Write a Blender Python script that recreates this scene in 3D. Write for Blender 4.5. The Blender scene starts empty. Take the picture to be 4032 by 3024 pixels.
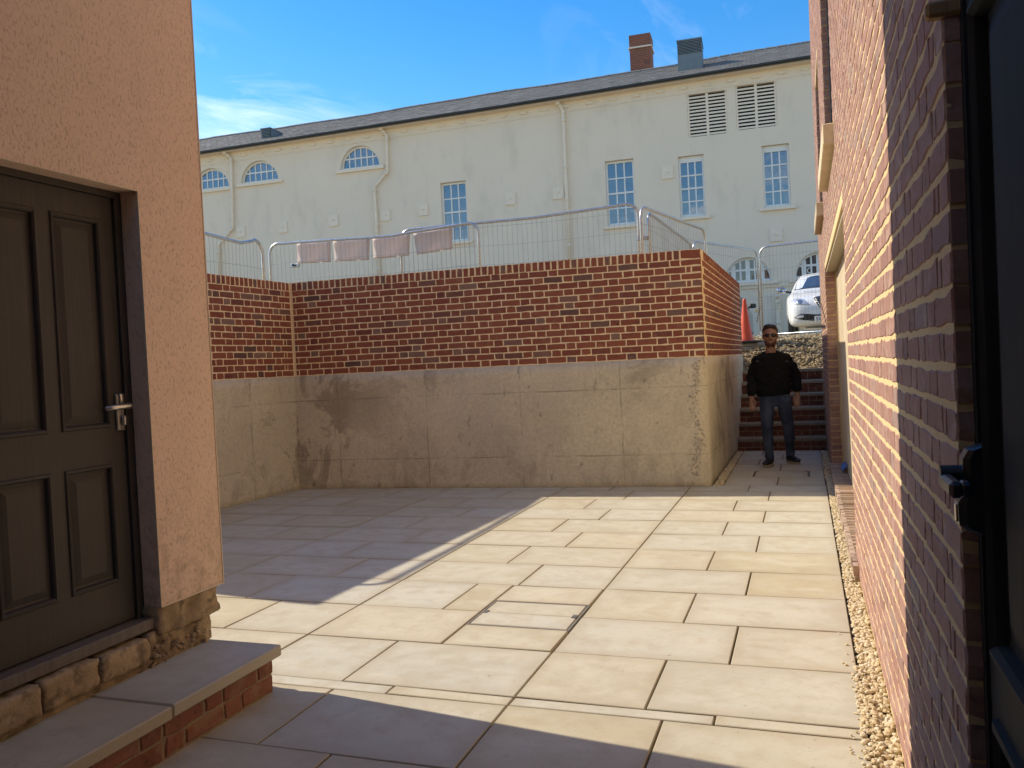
import bpy, bmesh, math, random
import numpy as np
from mathutils import Vector, Matrix, noise
from mathutils.geometry import tessellate_polygon
from mathutils.bvhtree import BVHTree
random.seed(7); RNG = np.random.default_rng(7)
SC = bpy.context.scene; COL = SC.collection
rad = math.radians

# ------------------------------------------------------------------ camera
F_PX, PW, PH = 3269.2, 4032.0, 3024.0
YAW, PITCH, ROLL = rad(19.429), rad(-1.266), rad(-2.775)
EYE = np.array([0.0, 0.0, 1.40])
FW = np.array([-math.sin(YAW)*math.cos(PITCH), math.cos(YAW)*math.cos(PITCH), math.sin(PITCH)])
_r = np.array([math.cos(YAW), math.sin(YAW), 0.0]); _u = np.cross(_r, FW)
RT = math.cos(ROLL)*_r + math.sin(ROLL)*_u
UP = -math.sin(ROLL)*_r + math.cos(ROLL)*_u
cam = bpy.data.objects.new('camera', bpy.data.cameras.new('camera'))
COL.objects.link(cam)
cam.data.sensor_width = 36.0; cam.data.lens = F_PX/PW*36.0
cam.data.clip_start = 0.02; cam.data.clip_end = 2000
M = Matrix.Identity(4)
for i in range(3):
    M[i][0], M[i][1], M[i][2], M[i][3] = RT[i], UP[i], -FW[i], EYE[i]
cam.matrix_world = M
SC.camera = cam

# ------------------------------------------------------------------ sky and sun
SUN_DIR = np.array([3.30, -0.47, -2.55]); SUN_DIR /= np.linalg.norm(SUN_DIR)   # the way the light travels
SUN_EL = math.asin(-SUN_DIR[2])
SUN_AZ = math.atan2(-SUN_DIR[0], -SUN_DIR[1])                                   # from +Y towards +X
world = bpy.data.worlds.new('World'); SC.world = world; world.use_nodes = True
wn = world.node_tree; wn.nodes.clear()
def wnode(t, **kw):
    n = wn.nodes.new(t)
    for k, v in kw.items(): setattr(n, k, v)
    return n
sky = wnode('ShaderNodeTexSky'); sky.sky_type = 'NISHITA'; sky.sun_disc = False
sky.sun_elevation = SUN_EL; sky.sun_rotation = SUN_AZ
sky.air_density = 1.0; sky.dust_density = 0.15; sky.ozone_density = 2.6; sky.altitude = 60
hsv = wnode('ShaderNodeHueSaturation'); hsv.inputs['Hue'].default_value = 0.508; hsv.inputs['Saturation'].default_value = 1.46; hsv.inputs['Value'].default_value = 0.88
wn.links.new(sky.outputs[0], hsv.inputs['Color'])
wtc = wnode('ShaderNodeTexCoord')
# high thin cirrus: streaked noise on a flat layer overhead
sep = wnode('ShaderNodeSeparateXYZ'); wn.links.new(wtc.outputs['Generated'], sep.inputs[0])
zc = wnode('ShaderNodeMath', operation='MAXIMUM'); wn.links.new(sep.outputs['Z'], zc.inputs[0]); zc.inputs[1].default_value = 0.05
dx = wnode('ShaderNodeMath', operation='DIVIDE'); wn.links.new(sep.outputs['X'], dx.inputs[0]); wn.links.new(zc.outputs[0], dx.inputs[1])
dy = wnode('ShaderNodeMath', operation='DIVIDE'); wn.links.new(sep.outputs['Y'], dy.inputs[0]); wn.links.new(zc.outputs[0], dy.inputs[1])
cmb = wnode('ShaderNodeCombineXYZ'); wn.links.new(dx.outputs[0], cmb.inputs[0]); wn.links.new(dy.outputs[0], cmb.inputs[1])
mp = wnode('ShaderNodeMapping'); mp.inputs['Rotation'].default_value = (0, 0, rad(-52)); mp.inputs['Scale'].default_value = (1.15, 0.42, 1)
mp.inputs['Location'].default_value = (2.15, 1.35, 0)
wn.links.new(cmb.outputs[0], mp.inputs['Vector'])
cn = wnode('ShaderNodeTexNoise'); cn.inputs['Scale'].default_value = 1.9; cn.inputs['Detail'].default_value = 9; cn.inputs['Roughness'].default_value = 0.62; cn.inputs['Distortion'].default_value = 0.9
wn.links.new(mp.outputs[0], cn.inputs['Vector'])
cn2 = wnode('ShaderNodeTexNoise'); cn2.inputs['Scale'].default_value = 0.55; cn2.inputs['Detail'].default_value = 3
wn.links.new(mp.outputs[0], cn2.inputs['Vector'])
cr = wnode('ShaderNodeMapRange'); cr.inputs['From Min'].default_value = 0.46; cr.inputs['From Max'].default_value = 0.80; cr.inputs['To Max'].default_value = 0.72
wn.links.new(cn.outputs['Fac'], cr.inputs['Value'])
cr2 = wnode('ShaderNodeMapRange'); cr2.inputs['From Min'].default_value = 0.40; cr2.inputs['From Max'].default_value = 0.62
wn.links.new(cn2.outputs['Fac'], cr2.inputs['Value'])
cm = wnode('ShaderNodeMath', operation='MULTIPLY'); wn.links.new(cr.outputs[0], cm.inputs[0]); wn.links.new(cr2.outputs[0], cm.inputs[1])
cmix = wnode('ShaderNodeMix', data_type='RGBA'); wn.links.new(cm.outputs[0], cmix.inputs['Factor'])
wn.links.new(hsv.outputs[0], cmix.inputs['A']); cmix.inputs['B'].default_value = (7.0, 7.3, 7.8, 1)
bg = wnode('ShaderNodeBackground'); bg.inputs['Strength'].default_value = 0.15
wn.links.new(cmix.outputs['Result'], bg.inputs['Color'])
wo = wnode('ShaderNodeOutputWorld'); wn.links.new(bg.outputs[0], wo.inputs['Surface'])
sun = bpy.data.objects.new('sun', bpy.data.lights.new('sun', 'SUN')); COL.objects.link(sun)
sun.data.energy = 2.5; sun.data.angle = rad(0.53); sun.data.color = (1.0, 0.992, 0.98)
sun.location = (-20, 3, 16); sun.rotation_euler = Vector(SUN_DIR).to_track_quat('-Z', 'Y').to_euler()
SC.view_settings.view_transform = 'Standard'; SC.view_settings.look = 'None'
SC.view_settings.gamma = 1.0; SC.view_settings.exposure = 1.04; SC.view_settings.use_curve_mapping = False
SC.view_settings.use_white_balance = True; SC.view_settings.white_balance_temperature = 8350; SC.view_settings.white_balance_tint = 10   # the phone balanced for open shade
SC.render.engine = 'CYCLES'
SC.cycles.max_bounces = 8; SC.cycles.diffuse_bounces = 5; SC.cycles.sample_clamp_indirect = 6.0

# ------------------------------------------------------------------ photo pixel -> point on a plane of the place
def ray(px, py):
    return FW + (px-PW/2)/F_PX*RT - (py-PH/2)/F_PX*UP
def on(px, py, ax, val):
    d = ray(px, py); return EYE + d*((val-EYE[ax])/d[ax])
def project(P):
    q = np.asarray(P, float)-EYE; z = q@FW
    return PW/2+F_PX*(q@RT)/z, PH/2-F_PX*(q@UP)/z, z
def crop(ox, oy, s): return lambda a, b: (ox+a/s, oy+b/s)

# ------------------------------------------------------------------ objects
BASE = {}                                   # world position of each parent's origin
def _link(o, parent, loc):
    COL.objects.link(o)
    p = BASE.get(parent.name, np.zeros(3)) if parent else np.zeros(3)
    if parent: o.parent = parent
    o.location = np.asarray(loc)-p
    BASE[o.name] = np.asarray(loc, float)
    return o
def tag(o, label=None, cat=None, group=None, kind=None):
    if label: o['label'] = label
    if cat: o['category'] = cat
    if group: o['group'] = group
    if kind: o['kind'] = kind
    return o
def thing(name, loc, label, cat, group=None):
    o = bpy.data.objects.new(name, None); o.empty_display_size = 0.1
    return tag(_link(o, None, loc), label, cat, group)
def mesh_obj(name, V, Fc, mat, parent=None, smooth=False, loc=None):
    """V in world coordinates; the object's origin sits at its parent's base (or loc)."""
    base = np.asarray(loc, float) if loc is not None else (BASE[parent.name] if parent else np.zeros(3))
    V = np.asarray(V, float).reshape(-1, 3)-base
    me = bpy.data.meshes.new(name); me.from_pydata(V.tolist(), [], [list(map(int, f)) for f in Fc])
    if mat: me.materials.append(mat)
    if smooth: me.polygons.foreach_set('use_smooth', [True]*len(me.polygons))
    me.update()
    return _link(bpy.data.objects.new(name, me), parent, base)

class MB:
    def __init__(s): s.V = []; s.F = []
    def add(s, V, Fc):
        b = len(s.V); s.V += [tuple(v) for v in V]; s.F += [tuple(i+b for i in f) for f in Fc]; return s
    def box(s, a, b, T=None, bev=0.0):
        (x0, y0, z0), (x1, y1, z1) = a, b
        if bev <= 0:
            V = [(x, y, z) for x in (x0, x1) for y in (y0, y1) for z in (z0, z1)]
            Fc = [(0,1,3,2),(4,6,7,5),(0,4,5,1),(2,3,7,6),(0,2,6,4),(1,5,7,3)]
        else:
            bm = bmesh.new(); bmesh.ops.create_cube(bm, size=1.0)
            for v in bm.verts: v.co = ((x0+x1)/2+v.co.x*(x1-x0), (y0+y1)/2+v.co.y*(y1-y0), (z0+z1)/2+v.co.z*(z1-z0))
            bmesh.ops.bevel(bm, geom=bm.edges[:], offset=bev, segments=1, affect='EDGES')
            bm.verts.index_update(); V = [v.co[:] for v in bm.verts]; Fc = [[v.index for v in f.verts] for f in bm.faces]; bm.free()
        if T: V = [T(*v) for v in V]
        return s.add(V, Fc)
    def tube(s, pts, r, n=6, caps=True):
        pts = [np.asarray(p, float) for p in pts]; rr = r if hasattr(r, '__len__') else [r]*len(pts)
        rings = []; prev = None
        for i, p in enumerate(pts):
            t = (pts[min(i+1, len(pts)-1)]-pts[max(i-1, 0)]); t = t/(np.linalg.norm(t)+1e-12)
            if prev is None:
                a = np.array([0, 0, 1.0]) if abs(t[2]) < .9 else np.array([1.0, 0, 0])
            else: a = prev
            a = a-t*(a@t); a /= np.linalg.norm(a)+1e-12; b = np.cross(t, a); prev = a
            rings.append([p+rr[i]*(math.cos(2*math.pi*k/n)*a+math.sin(2*math.pi*k/n)*b) for k in range(n)])
        V = [v for q in rings for v in q]; Fc = []
        for i in range(len(pts)-1):
            for k in range(n):
                k2 = (k+1) % n; Fc.append((i*n+k, i*n+k2, (i+1)*n+k2, (i+1)*n+k))
        if caps: Fc += [tuple(range(n-1, -1, -1)), tuple((len(pts)-1)*n+k for k in range(n))]
        return s.add(V, Fc)
    def build(s, name, mat, parent=None, smooth=False, loc=None):
        return mesh_obj(name, s.V, s.F, mat, parent, smooth, loc)

def recalc(o):
    bm = bmesh.new(); bm.from_mesh(o.data); bmesh.ops.recalc_face_normals(bm, faces=bm.faces); bm.to_mesh(o.data); bm.free(); return o
def in_view(P, margin=60):
    x, y, z = project(P); return z > 0.2 and -margin < x < PW+margin and -margin < y < PH+margin

def place_pieces(name, items, variants, mat, parent, limit=300, stuffname=None, need_view=True):
    """items: (variant_key, location, rot_z, scale xyz). The ones that show largest become objects that share meshes, the rest one joined part."""
    meshes = {}
    for k, lst in variants.items():
        meshes[k] = []
        for V, Fc in lst:
            me = bpy.data.meshes.new(name); me.from_pydata([tuple(v) for v in V], [], [tuple(f) for f in Fc]); me.materials.append(mat); me.update()
            meshes[k].append(me)
    def rank(it):
        P = np.asarray(it[1]); return (0 if (in_view(P) or not need_view) else 1, np.linalg.norm(P-EYE))
    items = sorted(items, key=rank)
    rest = MB(); RV = []; RF = []; off = 0
    for n, (k, loc, rz, sc) in enumerate(items):
        j = random.randrange(len(variants[k]))
        if n < limit:
            o = bpy.data.objects.new(name, meshes[k][j]); _link(o, parent, loc)
            o.rotation_euler = (0, 0, rz); o.scale = sc
        else:
            V = np.asarray(variants[k][j][0])*np.asarray(sc); c, s_ = math.cos(rz), math.sin(rz)
            W = np.stack([V[:, 0]*c-V[:, 1]*s_, V[:, 0]*s_+V[:, 1]*c, V[:, 2]], 1)+np.asarray(loc)
            RV.append(W); RF += [tuple(i+off for i in f) for f in variants[k][j][1]]; off += len(W)
    if RV:
        o = mesh_obj(stuffname or name+'work', np.concatenate(RV), RF, mat, parent); o['kind'] = 'stuff'
def brick_mesh(L, H, D, jit=0.0016, bev=0.005):
    """front face at y=0 looking to -y, centred in x and z, with a worn, uneven arris"""
    n1 = 3 if L > .12 else 2
    pts = []
    for k in range(n1): pts.append((-L/2+L*k/n1, -H/2))
    for k in range(2): pts.append((L/2, -H/2+H*k/2))
    for k in range(n1): pts.append((L/2-L*k/n1, H/2))
    for k in range(2): pts.append((-L/2, H/2-H*k/2))
    n = len(pts); O = []; I = []; B = []
    for (x, z) in pts:
        jx, jz = random.gauss(0, jit), random.gauss(0, jit)
        if random.random() < .10: jx *= 2.5; jz *= 2.5
        O.append((x+jx, bev*0.9, z+jz))
        sx = (L/2-bev)/(L/2); sz = (H/2-bev)/(H/2)
        I.append(((x)*sx+jx, random.uniform(-.0012, .0012), z*sz+jz))
        B.append((x, D, z))
    V = O+I+B
    Fc = [tuple(range(n, 2*n))]
    for k in range(n):
        k2 = (k+1) % n
        Fc.append((k, k2, n+k2, n+k)); Fc.append((2*n+k, 2*n+k2, k2, k))
    Fc.append(tuple(range(3*n-1, 2*n-1, -1)))
    return V, Fc
def pebble(r=1.0, sub=1):
    bm = bmesh.new(); bmesh.ops.create_icosphere(bm, subdivisions=sub, radius=1.0)
    sx, sy, sz = random.uniform(.75, 1.3), random.uniform(.7, 1.15), random.uniform(.5, .85); of = Vector((random.random()*50, random.random()*50, 3))
    for v in bm.verts:
        k = 1+.35*noise.noise(v.co*1.3+of)+random.uniform(-.12, .12)
        v.co = Vector((v.co.x*sx*k, v.co.y*sy*k, v.co.z*sz*k))*r
    bm.verts.index_update(); V = np.array([v.co[:] for v in bm.verts]); Fc = np.array([[v.index for v in f.verts] for f in bm.faces]); bm.free()
    return V, Fc
PEB = [pebble() for _ in range(14)]
def scatter(name, pts, radii, mat, parent=None):
    RV = []; RF = []; off = 0
    for P, r in zip(pts, radii):
        V, Fc = PEB[random.randrange(len(PEB))]
        q = Matrix.Rotation(random.uniform(0, 6.28), 3, 'Z') @ Matrix.Rotation(random.uniform(-.7, .7), 3, 'X')
        RV.append(V@np.array(q).T*r+np.asarray(P)); RF.append(Fc+off); off += len(V)
    o = mesh_obj(name, np.concatenate(RV), np.concatenate(RF).tolist(), mat, parent); o['kind'] = 'stuff'; return o
def rough_block(a, b, seg=0.03, amp=0.012, seed=0, fr=9.0, rnd=0.02):
    """a knocked-about stone: subdivided box with rounded corners and noise"""
    a = np.array(a, float); b = np.array(b, float); c = (a+b)/2; h = (b-a)/2
    V = []; Fc = []; idx = {}
    def vid(p):
        k = tuple(np.round(p, 5))
        if k not in idx: idx[k] = len(V); V.append(np.array(p))
        return idx[k]
    nn = [max(2, int(round(2*h[i]/seg))) for i in range(3)]
    for ax in range(3):
        i, j = (ax+1) % 3, (ax+2) % 3
        for sgn in (0, 1):
            for u in range(nn[i]):
                for v in range(nn[j]):
                    q = []
                    for du, dv in ((0,0),(1,0),(1,1),(0,1)):
                        p = np.zeros(3); p[ax] = (a, b)[sgn][ax]; p[i] = a[i]+2*h[i]*(u+du)/nn[i]; p[j] = a[j]+2*h[j]*(v+dv)/nn[j]
                        q.append(vid(p))
                    Fc.append(tuple(q if sgn else q[::-1]))
    out = []
    for p in V:
        d = p-c; inner = np.clip(d, -(h-rnd), h-rnd); e = d-inner; L = np.linalg.norm(e)
        if L > 1e-9: d = inner+e/L*min(L, rnd)
        s = Vector((p*fr).tolist())+Vector((seed*7.3, seed*3.1, seed))
        k = noise.noise(s)*amp+noise.noise(s*2.7)*amp*.5+noise.noise(s*7)*amp*.25
        dn = d/(np.linalg.norm(d)+1e-9); out.append(c+d+dn*k)
    return out, Fc

# ------------------------------------------------------------------ materials
class NT:
    def __init__(s, name):
        s.m = bpy.data.materials.new(name); s.m.use_nodes = True; s.t = s.m.node_tree
        s.b = s.t.nodes['Principled BSDF']
    def n(s, t, ins=None, **kw):
        nd = s.t.nodes.new(t)
        for k, v in kw.items(): setattr(nd, k, v)
        for k, v in (ins or {}).items(): s.put(nd.inputs[k], v)
        return nd
    def put(s, sock, v):
        if isinstance(v, bpy.types.NodeSocket): s.t.links.new(v, sock)
        elif hasattr(v, '__len__') and len(v) == 3 and sock.type == 'RGBA': sock.default_value = (*v, 1)
        else: sock.default_value = v
    def math(s, op, a, b=0.0, clamp=False):
        nd = s.n('ShaderNodeMath', {0: a, 1: b}, operation=op); nd.use_clamp = clamp; return nd.outputs[0]
    def coord(s, kind='Object'): return s.n('ShaderNodeTexCoord').outputs[kind]
    def map(s, vec, scale=(1,1,1), loc=(0,0,0), rot=(0,0,0)):
        return s.n('ShaderNodeMapping', {'Vector': vec, 'Scale': scale, 'Location': loc, 'Rotation': rot}).outputs[0]
    def noise(s, vec, scale, detail=4, rough=.55, dist=0.0):
        return s.n('ShaderNodeTexNoise', {'Vector': vec, 'Scale': scale, 'Detail': detail, 'Roughness': rough, 'Distortion': dist}).outputs['Fac']
    def vor(s, vec, scale, feature='F1', out='Distance'):
        return s.n('ShaderNodeTexVoronoi', {'Vector': vec, 'Scale': scale}, feature=feature).outputs[out]
    def rng(s, v, a, b, c=0.0, d=1.0):
        nd = s.n('ShaderNodeMapRange', {'Value': v, 'From Min': a, 'From Max': b, 'To Min': c, 'To Max': d}); return nd.outputs[0]
    def mix(s, f, a, b, mode='MIX'):
        nd = s.n('ShaderNodeMix', data_type='RGBA', blend_type=mode)
        s.put(nd.inputs['Factor'], f); s.put(nd.inputs['A'], a); s.put(nd.inputs['B'], b); return nd.outputs['Result']
    def ramp(s, v, stops, interp='LINEAR'):
        nd = s.n('ShaderNodeValToRGB', {'Fac': v}); cr_ = nd.color_ramp; cr_.interpolation = interp
        while len(cr_.elements) > 1: cr_.elements.remove(cr_.elements[-1])
        cr_.elements[0].position = stops[0][0]; cr_.elements[0].color = (*stops[0][1], 1)
        for p, c in stops[1:]:
            e = cr_.elements.new(p); e.color = (*c, 1)
        return nd.outputs['Color']
    def rnd(s):
        a = s.n('ShaderNodeObjectInfo').outputs['Random']; b = s.n('ShaderNodeNewGeometry').outputs['Random Per Island']
        return s.math('FRACT', s.math('ADD', a, s.math('MULTIPLY', b, 3.0)))
    def bump(s, h, strength=.3, dist=.01, base=None):
        ins = {'Height': h, 'Strength': strength, 'Distance': dist}
        if base is not None: ins['Normal'] = base
        return s.n('ShaderNodeBump', ins).outputs[0]
    def done(s, col=None, rough=.8, normal=None, metal=0.0, spec=None):
        if col is not None: s.put(s.b.inputs['Base Color'], col)
        s.put(s.b.inputs['Roughness'], rough); s.put(s.b.inputs['Metallic'], metal)
        if normal is not None: s.put(s.b.inputs['Normal'], normal)
        if spec is not None: s.put(s.b.inputs['Specular IOR Level'], spec)
        return s.m
MATS = {}
def flat(name, col, rough=.6, metal=0.0, nscale=40, var=.12, spec=None, bump=.05):
    if name in MATS: return MATS[name]
    t = NT(name); c = t.coord(); n = t.noise(c, nscale, 4)
    k = t.rng(n, .3, .7, 1-var, 1+var)
    colr = t.mix(1.0, col, t.n('ShaderNodeCombineColor', {0: k, 1: k, 2: k}).outputs[0], 'MULTIPLY')
    MATS[name] = t.done(colr, t.rng(n, .3, .7, max(.02, rough-.06), min(1, rough+.06)), t.bump(n, bump, .004), metal, spec); return MATS[name]

def m_brick(name, stops, pale, palefac, bumpk=.35, streak=(1,1,1)):
    t = NT(name); r = t.rnd(); c = t.coord()
    off = t.n('ShaderNodeCombineXYZ', {0: t.math('MULTIPLY', r, 31.0), 1: t.math('MULTIPLY', r, 17.0), 2: t.math('MULTIPLY', r, 53.0)}).outputs[0]
    v = t.n('ShaderNodeVectorMath', {0: c, 1: off}, operation='ADD').outputs[0]
    base = t.ramp(r, stops)
    n1 = t.noise(t.map(v, streak), 9, 5, .6); n2 = t.noise(v, 60, 4, .65); n3 = t.noise(v, 260, 3)
    col = t.mix(t.rng(n1, .52, .75, 0, palefac), base, pale)
    col = t.mix(t.rng(n2, .35, .75, 0, .45), col, t.mix(1.0, col, (.62, .55, .52), 'MULTIPLY'))
    col = t.mix(t.rng(t.noise(v, 22, 3), .60, .74, 0, .5), col, (.055, .04, .036))
    h = t.math('ADD', t.math('MULTIPLY', n2, .7), t.math('MULTIPLY', n3, .5))
    return t.done(col, .88, t.bump(h, bumpk, .004), spec=.25)
RED = [(0, (.30,.098,.060)), (.16, (.24,.071,.048)), (.34, (.335,.113,.067)), (.54, (.27,.086,.055)), (.74, (.315,.105,.064)), (.85, (.19,.064,.050)), (.90, (.28,.17,.13)), (.95, (.14,.075,.064)), (1.0, (.30,.108,.068))]
PINK = [(0, (.40,.23,.185)), (.18, (.35,.19,.15)), (.36, (.43,.265,.215)), (.55, (.37,.205,.165)), (.72, (.41,.24,.195)), (.84, (.30,.17,.14)), (.93, (.34,.245,.215)), (1.0, (.43,.255,.20))]
B_RED = m_brick('brick_red', RED, (.36,.22,.16), .35)
B_PINK = m_brick('brick_pink', PINK, (.55,.42,.35), .75)
B_STEP = m_brick('brick_step', [(0, (.27,.105,.068)), (.5, (.33,.15,.10)), (1, (.22,.08,.055))], (.42,.29,.19), .7)
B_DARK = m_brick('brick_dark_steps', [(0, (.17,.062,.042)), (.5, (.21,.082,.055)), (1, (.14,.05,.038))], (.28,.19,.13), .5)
def m_mortar(name, c1, c2):
    t = NT(name); c = t.coord(); n = t.noise(c, 45, 5, .6); n2 = t.noise(c, 400, 2)
    col = t.mix(t.rng(n, .35, .7), c1, c2)
    return t.done(col, .95, t.bump(t.math('ADD', n, n2), .35, .003), spec=.1)
MORTAR = m_mortar('mortar_sand', (.86,.67,.43), (.78,.60,.37))
MORTAR_R = m_mortar('mortar_sand_bright', (.74,.57,.32), (.66,.49,.27))
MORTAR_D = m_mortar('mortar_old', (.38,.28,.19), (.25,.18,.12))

def m_concrete():
    t = NT('concrete_cast'); c = t.coord(); s = t.n('ShaderNodeSeparateXYZ', {0: c}); x, y, z = s.outputs
    wob = t.math('MULTIPLY', t.math('SUBTRACT', t.noise(c, 2.2, 4), .5), .03)
    n1 = t.noise(c, 1.1, 6, .6); n2 = t.noise(t.map(c, (1, 1, .55)), 3.2, 8, .7, .5); n3 = t.noise(c, 30, 5, .6); nf = t.noise(c, 160, 3)
    col = t.mix(t.rng(n1, .35, .68), (.71,.62,.455), (.60,.52,.385))
    col = t.mix(t.rng(n3, .35, .75, 0, .40), col, (.30,.255,.20))
    big = t.math('MULTIPLY', t.rng(t.noise(c, 1.35, 9, .68, .8), .535, .60), t.rng(t.noise(c, .55, 2), .42, .58))
    col = t.mix(t.math('MULTIPLY', big, .55), col, (.215,.17,.125))
    col = t.mix(t.math('MULTIPLY', t.rng(t.noise(t.map(c, (1, 1, .5), (7, 3, 1)), 11, 7, .7), .60, .68), .6), col, (.17,.135,.10))
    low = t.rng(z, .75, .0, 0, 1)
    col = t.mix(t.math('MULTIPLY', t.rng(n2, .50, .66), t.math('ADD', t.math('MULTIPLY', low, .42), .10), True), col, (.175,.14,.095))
    col = t.mix(t.math('MULTIPLY', t.rng(t.noise(c, .9, 5, .7, 1.2), .52, .70), .55), col, (.58,.51,.42))
    # seams left by the formwork sheets
    u = t.math('ADD', t.math('MULTIPLY', x, .82), t.math('MULTIPLY', y, .55))
    def seam(v, period, off, w):
        fr = t.math('FRACT', t.math('ADD', t.math('DIVIDE', t.math('ADD', v, wob), period), off))
        return t.rng(t.math('ABSOLUTE', t.math('SUBTRACT', fr, .5)), 0, w/period, 1, 0)
    sm = t.math('MAXIMUM', seam(u, .98, .30, .011), seam(z, .735, .02, .012))
    sm = t.math('MULTIPLY', sm, t.rng(t.noise(c, 2.2, 4, .65), .38, .62, .0, 1.0))
    col = t.mix(t.math('MULTIPLY', sm, .60), col, (.20,.165,.12))
    spots = t.rng(t.vor(c, 14), .0, .055, 1, 0); spots = t.math('MULTIPLY', spots, t.rng(t.noise(c, 2, 3), .5, .6))
    col = t.mix(t.math('MULTIPLY', spots, .7), col, (.09,.07,.055))
    h = t.math('SUBTRACT', t.math('ADD', t.math('MULTIPLY', n3, .6), t.math('MULTIPLY', nf, .3)), t.math('ADD', t.math('MULTIPLY', sm, .8), spots))
    return t.done(col, .9, t.bump(h, .45, .008), spec=.2)
CONC = m_concrete()
def m_slab():
    t = NT('sandstone_paving'); r = t.n('ShaderNodeObjectInfo').outputs['Random']; c = t.coord()
    v = t.n('ShaderNodeVectorMath', {0: c, 1: t.n('ShaderNodeCombineXYZ', {0: t.math('MULTIPLY', r, 41.0), 1: t.math('MULTIPLY', r, 23.0), 2: r}).outputs[0]}, operation='ADD').outputs[0]
    base = t.ramp(r, [(0, (.475,.42,.28)), (.17, (.53,.49,.37)), (.33, (.50,.485,.40)), (.5, (.52,.46,.325)), (.66, (.505,.50,.43)), (.83, (.54,.49,.37)), (1, (.47,.415,.28))])
    n1 = t.noise(t.map(v, (1, 2.2, 1)), 2.4, 6, .62, .6); n2 = t.noise(v, 9, 5, .6); n3 = t.noise(v, 70, 4, .6); nf = t.noise(v, 300, 2)
    col = t.mix(t.rng(n1, .40, .70, 0, .75), base, (.575,.545,.45))
    gn = t.n('ShaderNodeSeparateXYZ', {0: t.coord('Generated')}); e1 = t.math('MINIMUM', gn.outputs[0], t.math('SUBTRACT', 1.0, gn.outputs[0])); e2 = t.math('MINIMUM', gn.outputs[1], t.math('SUBTRACT', 1.0, gn.outputs[1]))
    ed = t.math('ADD', t.math('MINIMUM', t.math('MULTIPLY', e1, 1.5), e2), t.math('MULTIPLY', t.math('SUBTRACT', n2, .5), .25))
    col = t.mix(t.rng(ed, .0, .16, .45, 0), col, (.40,.33,.225))
    col = t.mix(t.rng(n2, .46, .70, 0, .5), col, (.42,.345,.235))
    col = t.mix(t.rng(n3, .58, .78, 0, .5), col, (.34,.29,.22))
    gp = t.n('ShaderNodeNewGeometry').outputs['Position']
    col = t.mix(t.math('MULTIPLY', t.rng(t.noise(gp, 1.7, 7, .68, .6), .50, .66), .34), col, (.36,.305,.215))
    col = t.mix(t.math('MULTIPLY', t.rng(t.noise(gp, 24, 5, .7), .62, .72), t.rng(t.noise(gp, 2.1, 3), .45, .6)), col, (.27,.225,.16))
    spk = t.math('MULTIPLY', t.rng(t.vor(v, 26), 0, .05, 1, 0), t.rng(t.noise(v, 5, 2), .56, .62))
    col = t.mix(t.math('MULTIPLY', spk, .6), col, (.2,.16,.12))
    h = t.math('ADD', t.math('ADD', t.math('MULTIPLY', n2, .5), t.math('MULTIPLY', n3, .4)), t.math('MULTIPLY', nf, .15))
    return t.done(col, t.rng(n1, .3, .7, .62, .82), t.bump(h, .16, .006), spec=.3)
SLAB = m_slab()
def m_render():
    t = NT('peach_render'); c = t.coord()
    n1 = t.noise(c, 1.3, 5, .6); nz = t.noise(t.map(c, (1, 1, .55)), 95, 3, .55, .6); n3 = t.noise(c, 240, 2); n4 = t.noise(c, 6, 5, .65)
    pit = t.rng(nz, .53, .66)
    col = t.mix(t.rng(n1, .3, .7), (.82,.605,.475), (.78,.58,.455))
    col = t.mix(t.rng(n4, .5, .75, 0, .35), col, (.62,.47,.34))
    col = t.mix(t.math('MULTIPLY', pit, .42), col, (.42,.29,.20))
    z = t.n('ShaderNodeSeparateXYZ', {0: c}).outputs[2]
    dirt = t.math('MULTIPLY', t.rng(z, 1.0, .45), t.rng(t.noise(c, 13, 5, .7), .45, .68))
    col = t.mix(t.math('MULTIPLY', dirt, .7), col, (.34,.25,.16))
    h = t.math('SUBTRACT', t.math('MULTIPLY', n3, .35), t.math('MULTIPLY', pit, .9))
    return t.done(col, .92, t.bump(h, .45, .006), spec=.15)
RENDER = m_render()
def m_stone(name, c1, c2, c3, sc=7):
    t = NT(name); c = t.coord(); r = t.n('ShaderNodeObjectInfo').outputs['Random']
    n1 = t.noise(c, sc, 6, .65); n2 = t.noise(c, sc*7, 5, .65); n3 = t.noise(c, sc*2.3, 4)
    col = t.mix(t.rng(n1, .35, .65), c1, c2); col = t.mix(t.rng(n3, .5, .68), col, c3)
    k = t.rng(r, 0, 1, .8, 1.15); col = t.mix(1.0, col, t.n('ShaderNodeCombineColor', {0: k, 1: k, 2: k}).outputs[0], 'MULTIPLY')
    return t.done(col, .95, t.bump(t.math('ADD', n1, t.math('MULTIPLY', n2, .7)), .7, .01), spec=.15)
STONE = m_stone('old_stone', (.47,.36,.235), (.34,.25,.16), (.19,.14,.095))
LEDGE = m_stone('ledge_brick', (.45,.33,.26), (.38,.26,.20), (.50,.43,.36), 11)
SILL = m_stone('sill_limestone', (.66,.55,.38), (.60,.49,.33), (.58,.46,.30), 4)
def m_gravel(name, cols):
    t = NT(name); r = t.n('ShaderNodeNewGeometry').outputs['Random Per Island']; c = t.coord()
    col = t.ramp(r, cols); n = t.noise(c, 160, 3)
    col = t.mix(t.rng(n, .4, .75, 0, .35), col, t.mix(1.0, col, (.6, .55, .45), 'MULTIPLY'))
    return t.done(col, .9, t.bump(n, .3, .003), spec=.2)
GRAVEL = m_gravel('gravel_cream', [(0, (.64,.52,.32)), (.25, (.70,.61,.43)), (.5, (.60,.47,.28)), (.7, (.74,.67,.53)), (.9, (.54,.41,.23)), (1, (.69,.58,.39))])
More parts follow.
